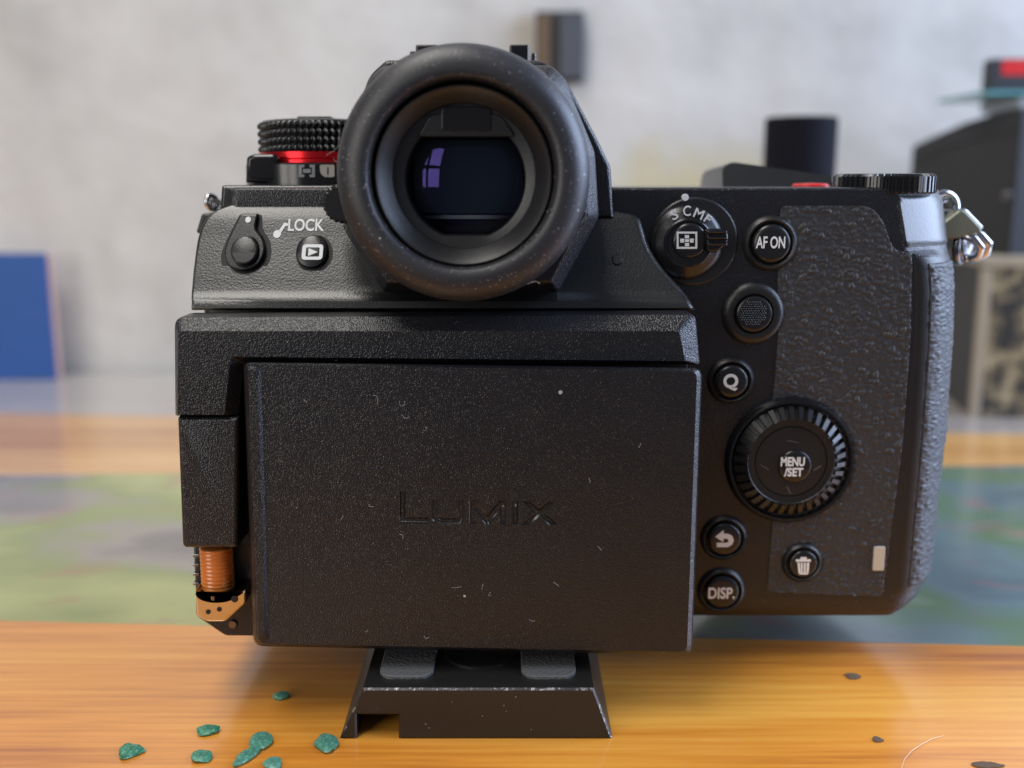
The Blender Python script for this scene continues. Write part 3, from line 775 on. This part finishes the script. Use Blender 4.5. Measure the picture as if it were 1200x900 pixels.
# control wheel
wheel = disc('control_wheel', 925, 539, -0.3, [(0, -1.2), (41, -1.2), (41.4, -0.9), (42.2, -0.9), (42.6, -1.25), (50, -1.35), (51, -1.5), (66, 0.0), (67, 0.3), (67, 1)], 'matte_plastic', camera, 96, 25)
disc('wheel_collar', 925, 539, 0, [(68.2, 0.9), (68.4, -0.9), (69.6, -1.5), (72.0, -1.5), (75, -0.8), (76.5, 0.1), (76.5, 0.6)], 'gloss_plastic', wheel, 96, 40)
cw = P(925, 539, -0.3); kw = K(539, -0.3)
me = None
for i in range(34):
    if me is None:
        a0 = 0.062
        def wp(r, a, y): return (cw[0] + r * kw * math.cos(a), y, cw[2] + r * kw * math.sin(a))
        base_ = [wp(50.5, -a0, -1.4), wp(66.6, -a0 * 1.02, 0.0), wp(66.6, a0 * 1.02, 0.0), wp(50.5, a0, -1.4)]
        top_ = [wp(52, -a0 * 0.7, -2.75), wp(66.0, -a0 * 0.74, -1.15), wp(66.0, a0 * 0.74, -1.15), wp(52, a0 * 0.7, -2.75)]
        V, Fc = loft([base_, top_])
        o = mk('wheel_ridge', [(Vector(p) - Vector(cw) + WPOS[wheel])[:] for p in V], Fc, 'button_black', wheel, angle=20); me = o.data
    else:
        o = bpy.data.objects.new('wheel_ridge', me); col.objects.link(o); o.parent = wheel
    o.location = (Vector(cw) - WPOS[wheel]) * S
    o.rotation_euler = (0, 2 * math.pi * i / 34 + 0.05, 0)
b1, y1 = button('menu_button', 929, 544, 20, 24, 1.9, 0.3, collar=False)
text('menu_lettering', 'MENU', (915, 535.5, 943, 546.5), y1 - 0.02, 'white_print', b1, 0.03)
text('menu_lettering', '/SET', (919, 548, 941, 558.5), y1 - 0.02, 'white_print', b1, 0.03)
flat('wheel_arrow', [[(953, 550.5), (962, 545), (962.5, 546.5), (953.5, 552)], [(892, 544.5), (901, 550), (900.6, 551.2), (891.6, 545.7)], [(921, 570), (926, 579), (927.4, 578.4), (922.4, 569.4)], [(922, 516), (936, 518), (936, 519), (922, 517)]], -1.52, 'dim_print', wheel, 0.06)
# focus mode dial
disc('focus_dial_base', 813, 283, 0, [(0, -0.5), (48, -0.5), (50.5, -0.3), (52, 0.05), (52, 0.6)], 'matte_plastic', camera, 72, 40)
fd = disc('focus_mode_dial', 804, 284, 0, [(0, -2.5), (24, -2.5), (25, -2.7), (27, -2.7), (29, -2.3), (36, -1.9), (41, -1.3), (43.5, -0.6), (43.5, 0.3)], 'button_black', camera, 72, 35)
b1, y1 = button('focus_area_button', 805, 281, 20.5, 24, 3.1, 0.25, collar=False)
y1 -= 0.03
fs = lambda a, b_, c_, d: [(a, b_), (c_, b_), (c_, d), (a, d)]
flat('focus_area_symbol', [fs(793, 271.5, 817, 273.7), fs(793, 289.3, 817, 291.5), fs(793, 273.8, 795.2, 289.2), fs(814.8, 273.8, 817, 289.2), fs(802.6, 275.5, 807.4, 279.3), fs(802.6, 280.4, 807.4, 283.6), fs(802.6, 284.8, 807.4, 288.5), fs(797.2, 279.6, 801.6, 284.2), fs(808.4, 279.6, 812.8, 284.2)], y1, 'white_print', b1)
lev = rp([(826, 269), (842, 267.5), (853, 271), (855, 279), (852, 288), (840, 296), (828, 296)], 3, 3)
lv = plate('dial_lever', lev, -4.0, -1, 0.7, 'gloss_plastic', fd)
for v in (272, 279, 286.5):
    plate('lever_ridge', rp([(829, v - 2.2), (853, v - 2.2), (853, v + 2.2), (829, v + 2.2)], 1.5, 3), -4.7, -3.5, 0.45, 'gloss_plastic', fd)
for ch, u, v, r, w, h in (('S', 790, 251.5, 0.42, 8, 12), ('C', 805, 247, 0.0, 9, 12), ('M', 819, 250.5, -0.38, 11, 11), ('F', 829.5, 256.5, -0.62, 6.5, 10)):
    text('focus_mode_letter', ch, (u - w / 2, v - h / 2, u + w / 2, v + h / 2), -2.5, 'white_print', fd, 0.01, r)
disc('index_dot', 802.5, 231.5, 0, [(0, -0.62), (3.8, -0.62), (4.2, -0.4), (4.2, 0.4)], 'white_print', camera, 20)

# left controls: lock lever and playback button on the slope
SL = 0.5
def yub(v): return ip(v, [(r[0], r[1]) for r in UB])
def slope_plate(name, pts, h0, h1, bev, mat, parent):
    """flat part lying on the sloping plate: height h1 above it, rooted h0 below"""
    Y = yub(sum(p[1] for p in pts) / len(pts)) - h1
    zc = P(600, sum(p[1] for p in pts) / len(pts), Y)[2]
    ring = PX(dedupe(pts), Y); R = plate_rings(ring, Y, Y + h0 + h1, bev, 3)
    V, Fc = loft([[(x, y + SL * (z - zc), z) for x, y, z in r] for r in R])
    return mk(name, V, Fc, mat, parent, angle=32)
lever = [(276, 252), (302, 252), (305, 270), (315, 281), (320, 300), (311, 322), (290, 330), (268, 322), (259, 302), (263, 284)]
slope_plate('lever_recess', rp(lever, [3, 3, 6, 10, 10, 10, 12, 10, 10, 8], 5), 1, 0.12, 0.05, 'recess_black', camera)
ll = slope_plate('lock_lever', rp([(277, 251), (298, 251), (296, 268), (308, 280), (312, 295), (305, 311), (288, 317), (271, 311), (263, 297), (266, 281)], [3, 3, 6, 10, 10, 10, 12, 10, 10, 8], 5), 0.5, 1.3, 0.35, 'button_black', camera)
disc('lever_button', 287.5, 293, yub(293) - 1.3, [(0, -1.1), (13.5, -1.1), (15.5, -0.9), (16.6, -0.2), (16.8, 0.3)], 'button_black', ll, 40, 30, SL)
disc('lever_dot', 291, 257.5, yub(257.5) - 1.3, [(0, -0.2), (3.2, -0.2), (3.6, -0.05), (3.6, 0.3)], 'white_print', ll, 16, 30, SL)
text('lock_lettering', 'LOCK', (338, 256.5, 380, 270.5), -2.05, 'white_print', camera, 0.02, depth=0.16, slope=0.5)
flat('lock_symbol', [circ(325.5, 274, 4.6, 16), [(327, 270), (332.5, 261), (337.5, 262), (336.5, 265), (334, 265), (330, 272.5)]], yub(269) - 0.05, 'white_print', camera, 0.12, SL, 269)
disc('button_recess', 368.5, 297.5, yub(297.5), [(0, -0.12), (21.5, -0.12), (22, 0.5)], 'recess_black', camera, 40, 30, SL)
pb = disc('playback_button', 366, 294.5, yub(294.5) - 0.4, [(0, -0.95), (12, -0.92), (17, -0.7), (18.6, -0.35), (19, 0.1), (19, 1)], 'button_black', camera, 40, 40, SL)
yy = yub(294.5) - 1.37
zpb = P(366, 294.5, yy)[2]
def shr(r): return [(x, y + SL * (z - zpb), z) for x, y, z in r]
oo, ii = rp([(354, 286.5), (378.5, 286.5), (378.5, 304), (354, 304)], 4, 4), rp([(358.5, 290), (374.5, 290), (374.5, 300.5), (358.5, 300.5)], 1.5, 4)
Ra, Rb = PX(oo, yy), PX(ii, yy)
V, Fc = loft([shr(sety(Ra, yy + 0.1)), shr(sety(Ra, yy - 0.08)), shr(sety(Rb, yy - 0.08)), shr(sety(Rb, yy + 0.1))], False, False); mk('playback_symbol', V, Fc, 'white_print', pb, angle=20)
rt_ = PX([(361.5, 291), (372.5, 295.3), (361.5, 299.8)], yy); V, Fc = loft([shr(sety(rt_, yy + 0.1)), shr(sety(rt_, yy - 0.08))]); mk('playback_symbol', V, Fc, 'white_print', pb, angle=20)

# --- top dials
def vdial(name, u, yc, r_px, vtop, vbot, mat, teeth, dr, cap=1.2):
    """upright ridged dial standing on the top plate"""
    c = P(u, 205, yc); kk = K(205, yc); R = r_px * kk; z1, z0 = P(u, vtop, yc - R)[2], P(u, vbot, yc - R)[2]
    seg = teeth * 6; shp = (0, dr * .0, dr, dr, dr, 0)
    def rg(e, z): return [(c[0] + (R - shp[i % 6] - e) * math.cos(2 * math.pi * i / seg), yc + (R - shp[i % 6] - e) * math.sin(2 * math.pi * i / seg), z) for i in range(seg)]
    V, Fc = loft([rg(0.3, z0), rg(0, z0 + 0.3), rg(0, z1 - 0.6), rg(0.5, z1 - 0.1), rg(cap, z1)])
    return mk(name, V, Fc, mat, camera, angle=25), c, R, z0, z1
vdial('rear_dial', 1037.5, 9.3, 57.5, 203, 227, 'gloss_plastic', 48, 0.35)
# drive dial on the left: base, red ring, knurled knob
UD, YD = 377, 24.0
cD = P(UD, 200, YD); kD = K(200, YD)
def zD(v): return P(UD, v, YD - 12)[2]
base_r = 86 * kD
db = None
V, Fc = lathe(cD[0], 0, [(0, zD(217)), (base_r, zD(217)), (base_r, zD(193)), (base_r - 0.5, zD(191)), (base_r - 1.2, zD(190.5)), (0, zD(190.5))], 72, 'z', YD)
dd = mk('drive_dial_base', V, Fc, 'gloss_plastic', camera, angle=30)
V, Fc = lathe(cD[0], 0, [(0, zD(194)), (70 * kD, zD(194)), (70 * kD, zD(187)), (69 * kD, zD(186)), (70 * kD, zD(185)), (70 * kD, zD(177.5)), (0, zD(177.5))], 72, 'z', YD)
mk('red_ring', V, Fc, 'red_anodised', dd, angle=30)
plate('drive_lever', rp([(288, 184), (296, 180), (322, 180), (327, 186), (328, 214), (287, 214)], [3, 4, 4, 3, 0, 0], 4), YD - 14, YD + 4, 1.0, 'gloss_plastic', dd)
V = []; nA, nR = 480, 40; Rk = 71.5 * kD; zb, zt = zD(178.5), zD(141)
for j in range(nR + 1):
    for i in range(nA):
        a = 2 * math.pi * i / nA; f = j / nR
        h = math.sin(math.pi * 4 * f + 0.0) ; ph = 60 * a + (4 * f % 1.0) * 1.8
        bump = abs(h) ** 0.8 * (0.5 + 0.5 * math.cos(ph)) ** 0.6
        r = Rk - 0.62 + 0.62 * bump
        V.append((cD[0] + r * math.cos(a), YD + r * math.sin(a), zb + (zt - zb) * f))
Fc = [(j * nA + i, j * nA + (i + 1) % nA, (j + 1) * nA + (i + 1) % nA, (j + 1) * nA + i) for j in range(nR) for i in range(nA)]
nv = len(V)
capv, capf = lathe(cD[0], 0, [(Rk - 0.8, zt), (Rk - 1.2, zt + 0.35), (Rk - 2.2, zt + 0.5), (0, zt + 0.5)], 72, 'z', YD)
V, Fc = merge((V, Fc), (capv, capf))
mk('knurled_knob', V, Fc, 'gloss_plastic', dd, angle=50)
tb = rbox(P(352, 140, YD)[0], P(392, 140, YD)[0], YD - 4, YD + 8, zt + 0.4, zt + 1.3, 0.35)
mk('dial_release', *tb, 'button_black', dd)
def on_drum(u, v, lift):
    """point on the dial base's rim seen at that pixel"""
    d = ray(u, v); ox, oy = EYE[0] - cD[0], EYE[1] - YD; R = base_r + lift
    A = d[0] ** 2 + d[1] ** 2; B = 2 * (ox * d[0] + oy * d[1]); C_ = ox * ox + oy * oy - R * R
    t = (-B - math.sqrt(B * B - 4 * A * C_)) / (2 * A)
    return (EYE[0] + d[0] * t, EYE[1] + d[1] * t, EYE[2] + d[2] * t)
def drum_mark(name, polys, mat):
    vf = []
    for p in polys: vf.append(loft([[on_drum(u, v, -0.1) for u, v in p], [on_drum(u, v, 0.06) for u, v in p]]))
    V, Fc = merge(*vf); return mk(name, V, Fc, mat, dd, angle=20)
drum_mark('drive_symbol', [fs(350, 193, 369, 196), fs(350, 204.5, 369, 207.5), fs(350, 196, 353.5, 204.5), fs(365.5, 196, 369, 204.5), fs(355, 198, 364, 202.5)], 'grey_print')
drum_mark('drive_symbol', [rp([(374.5, 193), (392, 193), (392, 207.5), (380, 207.5), (375.5, 203)], 2, 3)], 'pale_window')
drum_mark('drive_symbol', [fs(383.2, 196, 385, 204.5)], 'dim_print')
# top display and record button on the right
ring0 = rp([(847, 222), (850, 196), (862, 189), (978, 206), (978, 222)], [0, 6, 8, 2, 0], 4)
rr0 = PX(dedupe(ring0), 30)
zmn = min(p[2] for p in rr0)
V, Fc = loft([[(x, 30 + (z - zmn) * 0.75, z) for x, y, z in rr0], [(x, 58, z - 1.0) for x, y, z in rr0]])
mk('top_display', V, Fc, 'shoulder_metal', camera, angle=30)
cr_ = P(950, 212, 22)
V, Fc = lathe(cr_[0], 0, [(0, ztop), (3.9, ztop), (3.9, ztop + 0.3), (3.4, ztop + 0.7), (0, ztop + 0.85)], 28, 'z', 22); mk('record_button', V, Fc, 'red_plastic', camera)

# --- strap lugs
def torus(c, r, rt, tilt, seg=28, sq=1.0, ax=0.0):
    pts = []
    for k in range(seg):
        a = 2 * math.pi * k / seg; x, z = r * math.cos(a), r * sq * math.sin(a)
        xr_, zr_ = x * math.cos(ax) - z * math.sin(ax), x * math.sin(ax) + z * math.cos(ax)
        pts.append((c[0] + xr_ * math.cos(tilt), c[1] + xr_ * math.sin(tilt), c[2] + zr_))
    return tube(pts, rt, 10, True)
YLG = 24
kl = K(260, YLG)
a_ = P(1092, 262, YLG)
V, Fc = rbox(a_[0] - 4, a_[0] + 4.0, YLG - 3, YLG + 3, a_[2] - 3, a_[2] + 3, 0.8)
lug = mk('strap_lug', V, Fc, 'dark_chrome', camera)
c = P(1106, 244, YLG - 3); V, Fc = torus(c, 17 * kl, 0.75, 0.25); mk('split_ring', V, Fc, 'chrome', lug, angle=60)
c = P(1107, 247, YLG - 2); V, Fc = torus(c, 12 * kl, 0.6, 0.35); mk('split_ring', V, Fc, 'chrome', lug, angle=60)
guard = rp([(1104, 262), (1126, 245), (1132, 247), (1151, 267), (1151, 272), (1120, 280), (1108, 281)], [2, 3, 3, 3, 3, 4, 3], 4)
plate('ring_guard', guard, YLG - 7, YLG - 1, 0.6, 'olive_metal', lug)
plate('guard_edge', rp([(1127, 244), (1133, 245), (1153, 266), (1148, 272)], 2, 3), YLG - 5, YLG, 0.4, 'chrome', lug)
c = P(1128, 287, YLG - 2)
for dx, rt in ((0, 1.15), (5, 1.15), (-7, 0.9)):
    V, Fc = torus((c[0] + dx * kl, c[1] + dx * 0.25, c[2] + dx * 0.1), 15.5 * kl, rt, 0.9, 28, 1.0, 0.3); mk('link_ring', V, Fc, 'dark_chrome', lug, angle=60)
c = P(1148, 286, YLG - 4)
V, Fc = tube([P(1140, 272, YLG - 5), P(1150, 277, YLG - 6), P(1158, 285, YLG - 6), P(1156, 296, YLG - 5), P(1146, 303, YLG - 4), P(1132, 303, YLG - 3)], 0.95, 10); mk('link_bar', V, Fc, 'chrome', lug, angle=60)
V, Fc = tube([P(1132, 276, YLG - 5.5), P(1142, 281, YLG - 6.5), P(1149, 289, YLG - 6.5), P(1147, 299, YLG - 5.5), P(1137, 304, YLG - 4)], 0.95, 10); mk('link_bar', V, Fc, 'chrome', lug, angle=60)
# left lug
c = P(248, 237, 22); V, Fc = torus(c, 8 * K(237, 22), 0.55, 1.1); llug = mk('strap_lug', V, Fc, 'chrome', camera, angle=60)
V, Fc = torus((c[0] + .5, c[1] + 1, c[2] - .6), 6 * K(237, 22), 0.5, 0.6); mk('split_ring', V, Fc, 'chrome', llug, angle=60)
plate('port_cover', rp([(236, 250), (248, 250), (244, 276), (229, 273)], 3, 4), 10, 40, 0.6, 'matte_plastic', camera)

# --- clamp plate under the body
YP = -28.0
tl, tr_, br, bl_ = P(425, 804, YP), P(696, 804, YP), P(718, 862, YP), P(398, 862, YP)
ZT = 10.0
def px_(u, v): return P(u, v, YP)[0]
nz_ = P(440, 838, YP)[2]
xs = [(px_(398, 862), 0), (px_(425, 804), ZT), (px_(696, 804), ZT), (px_(718, 862), 0), (px_(467, 862), 0), (px_(467, 840), nz_), (px_(418, 840), nz_), (px_(418, 862), 0)]
def plr(y, e):
    r = [(x, y, z) for x, z in xs]
    return r if e == 0 else inset(r, e)
# short notch at the rear, full profile further in
nprof = [(x, z) for x, z in xs]
full = [(px_(398, 862), 0), (px_(425, 804), ZT), (px_(696, 804), ZT), (px_(718, 862), 0), (px_(467, 862), 0), (px_(467, 862) - 0.01, 0.01), (px_(418, 862) + 0.01, 0.01), (px_(418, 862), 0)]
ringsP = [inset([(x, YP, z) for x, z in xs], 0.35), [(x, YP + 0.35, z) for x, z in xs], [(x, YP + 15, z) for x, z in xs], [(x, YP + 15.02, z) for x, z in full], [(x, YP + 60, z) for x, z in full]]
V, Fc = loft(ringsP)
n = len(xs); fm = [1 if (i < n and (i % n) in (0, 1, 2)) else 0 for i in range(len(Fc))]
qp = mk('clamp_plate', V, Fc, ['plate_metal', 'worn_edge'], camera, angle=20, fmat=fm, label='black clamp plate with worn edges screwed under the camera')
for u0, u1 in ((443, 507), (611, 676)):
    x0, x1 = G(u0, 796, ZT)[0], G(u1, 796, ZT)[0]; y0 = G(600, 796, ZT)[1]
    pr = rp([(x0 + 1.5, y0), (x1 - 1.5, y0), (x1, y0 + 2), (x1, y0 + 36), (x0, y0 + 36), (x0, y0 + 2)], [1, 1, 1, 1, 1, 1], 3)
    V, Fc = loft([[(x, y, ZT - 0.2) for x, y in pr], [(x, y, ZT + 0.45) for x, y in pr], [(x + (0.2 if x < (x0 + x1) / 2 else -0.2), y + (0.2 if y < y0 + 5 else -0.2), ZT + 0.66) for x, y in pr]])
    mk('rubber_pad', V, Fc, 'pad_rubber', qp)
sx_, sy_, _ = G(562, 772, ZT)
V, Fc = lathe(sx_, 0, [(7.2, ZT - 0.1), (7.2, ZT + 0.25), (6.6, ZT + 0.35), (6.1, ZT + 0.2), (6.0, ZT + 0.06), (0, ZT + 0.05)], 48, 'z', sy_ + 3); mk('mounting_screw', V, Fc, 'plate_metal', qp)

# lint on the eyecup rim
vf = []
for a in [(399, 150, 40, -0.5, 1.9), (398, 180, 18, 1.0, 1.2), (401, 262, 14, 0.8, 0.6), (618, 333, 16, -0.6, -0.5)]: fibre(*a, -24 if a[0] < 500 else -27, 0.035)
V, Fc = merge(*vf); o = mk('lint', V, Fc, 'lint_grey', cup); o['kind'] = 'stuff'

# ------------------------------------------------------------------ things behind the camera
def thing_tag(o, label, cat, group=None):
    o['label'] = label; o['category'] = cat
    if group: o['group'] = group
    return o
# blue board leaning by the wall
yb = 322.0
x1, x0 = P(58, 370, yb)[0], P(-110, 370, yb)[0]; zt = P(30, 297, yb)[2]
bb = empty('blue_box', ((x0 + x1) / 2, yb + 6, 0), 'deep blue upright box with a pale pink side edge against the wall', 'box')
mk('front_panel', *rbox(x0, x1, yb, yb + 3, 0.2, zt, 0.6), 'blue_board', bb)
mk('side_panel', *rbox(x0 + 0.5, x1 + 0.9, yb + 3.02, yb + 7, 0, zt - 0.6, 0.6), 'pink_edge', bb)
# small plaque hanging on the wall
yq = WALL - 9
qa, qb = P(628, 12, yq), P(684, 96, yq)
wpq = empty('wall_plaque', ((qa[0] + qb[0]) / 2, WALL - 2, qb[2]), 'small dark plaque hanging on the plaster wall above the viewfinder', 'plaque')
mk('backing', *rbox(qa[0], qb[0], yq + 2, WALL - 1.8, qb[2], qa[2], 0.8), 'dark_side', wpq)
xm = qa[0] + (qb[0] - qa[0]) * 0.42
mk('brown_face', *rbox(qa[0] + 1, xm - 3, yq, yq + 2.1, qb[2] + 2, qa[2] - 2, 0.5), 'brown_plaque', wpq)
mk('grey_face', *rbox(xm + 2, qb[0] - 1, yq + .3, yq + 2.1, qb[2] + 2, qa[2] - 2, 0.5), 'slate_plaque', wpq)
# black canister behind the camera
yc = 215.0
ca = P(938, 165, yc); R = 41.5 * K(165, yc); zt = P(938, 135, yc - R)[2]
cn = empty('canister', (ca[0], yc, 0), 'plain black upright canister standing behind the camera', 'canister')
V, Fc = lathe(ca[0], 0, [(0, 0), (R - 0.6, 0), (R, 0.6), (R, zt - 22), (R - 0.3, zt - 22.3), (R - 0.3, zt - 22.8)], 56, 'z', yc); mk('body', V, Fc, 'black_canister', cn)
V, Fc = lathe(ca[0], 0, [(0, zt - 22.75), (R - 0.2, zt - 22.75), (R, zt - 22.3), (R, zt - 0.8), (R - 0.8, zt), (0, zt)], 56, 'z', yc); mk('lid', V, Fc, 'black_canister', cn)
# patterned box on the right
bx = Vector(G(1136, 488)); ang = math.radians(-10); HB = P(1136, 300, bx.y)[2]
gb = empty('patterned_box', (bx.x + 50, bx.y + 40, 0), 'black and gold patterned wooden box with pale corner posts on the table', 'box')
ca_, sa_ = math.cos(ang), math.sin(ang)
def rot2(vf):
    V, Fc = vf
    return [(bx.x + x * ca_ - y * sa_, bx.y + x * sa_ + y * ca_, z) for x, y, z in V], Fc
Wb, Db = 130, 78
mk('side_wall', *rot2(boxvf(1.5, Wb - 1.5, 1.5, Db - 1.5, 1, HB - 1.5)), 'dark_side', gb)
mk('front_panel', *rot2(rbox(4.5, Wb - 4.5, 0.4, 2.5, 0.5, HB - 5.1, 0.3)), 'gilded_panel', gb)
mk('side_panel', *rot2(rbox(0.4, 2.5, 4.5, Db - 4.5, 0.5, HB - 5.1, 0.3)), 'dark_side', gb)
for x, y in ((0, 0), (Wb - 4.4, 0), (0, Db - 4.4), (Wb - 4.4, Db - 4.4)): mk('corner_post', *rot2(rbox(x, x + 4.4, y, y + 4.4, 0, HB - 5.05, 0.6)), 'cream_wood', gb)
mk('top_rail', *rot2(rbox(-0.6, Wb + 0.6, -0.6, Db + 0.6, HB - 5, HB, 0.8)), 'cream_wood', gb)
# black case with a top curving down to its back, turned a little, standing on the patterned box
ck = empty('black_case', (260, 272, HB), 'large black case with a top curving down at the back, standing on the patterned box', 'case')
st = [(0.0, 130.0), (0.02, 131.0), (0.25, 129.6), (0.5, 126.7), (0.75, 122.3), (0.97, 118.2), (1.0, 117.2)]
ringsC = []
dirx = Vector((0.996, 0.08)); rad_ = 1.2
for t, zt in st:
    a = Vector((212 - 22 * t, 240 + 60 * t)); e = 0.8 if t in (0.0, 1.0) else 0.0
    row = []
    for w, z in ((e, HB + 0.02), (e, zt - rad_), (rad_ * 0.3 + e, zt - rad_ * 0.3), (rad_ + e, zt), (108 - e, zt), (110 - e, zt - 2), (110 - e, HB + 0.02)):
        q = a + dirx * w; row.append((q.x, q.y, z))
    ringsC.append(row)
V, Fc = loft(ringsC); mk('shell', V, Fc, 'black_case', ck, angle=30)
def onside(t, w, lift):
    a = Vector((212 - 22 * t, 240 + 60 * t)) - dirx * lift; return a
# raised band along the side and a stud near the front corner
bandp = []
for t in (0.04, 0.3, 0.6, 0.96):
    z = ip(t, st) - 8
    bandp.append([(onside(t, 0, l).x, onside(t, 0, l).y, z + dz) for l, dz in ((-0.5, -1.2), (0.5, -1.0), (0.5, 1.0), (-0.5, 1.2))])
V, Fc = loft(bandp); mk('side_band', V, Fc, 'black_case', ck, angle=25)
q = onside(0.06, 0, 0.0)
V, Fc = lathe(0, 0, [(0, -1.0), (2.0, -1.0), (2.6, -0.6), (2.6, 0.5)], 18)
V = [(q.x + dirx.x * y - dirx.y * x, q.y + dirx.y * y + dirx.x * x, 95 + z) for x, y, z in V]
mk('stud', V, Fc, 'dark_chrome', ck)
# pale tray, teal dish and a black block with a red label, stacked on the case
zt0 = 131.03
V, Fc = rbox(214, 300, 247, 285, zt0, zt0 + 5.2, 1.6, 3); thing_tag(mk('plastic_tray', V, Fc, 'pale_plastic', base=(257, 266, zt0)), 'pale plastic tray lying on top of the black case', 'tray')
zt0 += 5.23
lid = rp([(195, 244), (305, 244), (305, 290), (195, 290)], 6, 6)
def lr(z, e):
    return [(x + (250 - x) * e, y + (267 - y) * e, z) for x, y in lid]
V, Fc = loft([lr(zt0, 0.03), lr(zt0 + 0.5, 0), lr(zt0 + 1.4, 0), lr(zt0 + 2.0, 0.04)])
thing_tag(mk('plastic_dish', V, Fc, 'teal_plastic', base=(250, 267, zt0)), 'flat teal plastic dish lying on the pale tray', 'dish')
zk0 = zt0 + 2.03
yt = 250
ka = P(1161, 90, yt); zk1 = P(1161, 68, yt)[2]
bk = empty('black_block', (ka[0] + 20, yt + 12, zk0), 'black block with a red label lying on the teal dish', 'block')
mk('shell', *rbox(ka[0], ka[0] + 46, yt, yt + 9, zk0, zk1, 1.2), 'black_case', bk)
mk('red_label', *rbox(P(1174, 80, yt)[0], ka[0] + 40, yt - 0.25, yt + 0.3, P(1161, 88, yt)[2], P(1161, 70, yt)[2], 0.2), 'red_plastic', bk)

# ------------------------------------------------------------------ small things on the table
def chip(u, v, w, h, rotd, seed, label, thick=0.95, taper=0.0):
    c = G(u, v); k = K(v, c[1]); el = math.atan2(EYE[2], c[1] - EYE[1])
    a, b_ = w * k / 2, h * k / 2 / math.sin(el)
    bm = bmesh.new(); bmesh.ops.create_icosphere(bm, subdivisions=3, radius=1.0)
    cr, sr = math.cos(math.radians(rotd)), math.sin(math.radians(rotd))
    for vt in bm.verts:
        p = vt.co.copy(); d = 1 + 0.24 * noise.noise(p * 1.3 + Vector((seed * 7.1, 0, 0))) + 0.10 * noise.noise(p * 3.4 + Vector((seed * 3.3, 2, 0)))
        p *= d
        p.x, p.y = p.x * a, p.y * b_ * (1 - taper * p.x)
        z = max(-0.75, min(0.8, p.z)) ; p.z = (z + 0.75) * thick * 0.62 + (0.12 * noise.noise(p * 2.0) if z > 0 else 0)
        vt.co = (c[0] + p.x * cr - p.y * sr, c[1] + p.x * sr + p.y * cr, max(0.0, p.z))
    bm.verts.index_update()
    V = [q.co[:] for q in bm.verts]; Fc = [tuple(q.index for q in f.verts) for f in bm.faces]; bm.free()
    o = mk('stone_chip', V, Fc, 'green_stone', base=c, angle=30)
    return thing_tag(o, label, 'stone chip', 'green stone chips scattered beside the clamp plate')
chip(155, 882, 29, 15, 8, 1, 'pointed triangular blue green stone chip on the wood', taper=0.5)
chip(245, 857.5, 27, 11, 10, 2, 'thin pale teardrop shaped green stone chip on the wood', taper=0.3)
chip(236.5, 889, 25, 13, 0, 3, 'pale oval green stone chip beside the thin teardrop one')
chip(305.5, 870, 26, 20, 10, 4, 'broad round green stone chip touching a narrow one')
chip(289.5, 888, 19, 23, -25, 5, 'narrow speckled green stone chip touching the broad round one')
chip(383, 873, 27, 20, 18, 6, 'rounded bright green stone chip next to the clamp plate corner')
chip(330, 817, 19, 9, 0, 7, 'smallest dark green stone chip lying apart under the screen')
chip(320, 897, 21, 14, 25, 8, 'green stone chip with white flecks below the touching pair')
def crumb(u, v, w, h, rotd, seed, label):
    o = chip(u, v, w, h, rotd, seed, label, 0.3, 0.35); o.name = 'wood_crumb'; o.data.materials.clear(); o.data.materials.append(M['crumb_brown'])
    o['category'] = 'crumb'; o['group'] = 'dark crumbs on the table'
crumb(1000, 793, 18, 7, 0, 11, 'flat dark crumb on the wood nearest the painted strip')
crumb(1029, 867.5, 13, 6, -20, 12, 'tiny dark crumb on the wood beside the curved hair')
crumb(1158, 897, 36, 7, -4, 13, 'long dark crumb on the wood beyond the curved hair')
hp = [(1056, 902), (1060, 891), (1068, 882), (1080, 874), (1093, 867), (1106, 863)]
pts = [(lambda g, i: (g[0], g[1], 0.12 + 0.25 * math.sin(i * 0.6)))(G(u, v), i) for i, (u, v) in enumerate(hp)]
V, Fc = tube(pts, 0.05, 6); thing_tag(mk('hair_strand', V, Fc, 'hair_pale', base=pts[0]), 'pale curved hair lying on the varnished wood', 'hair')
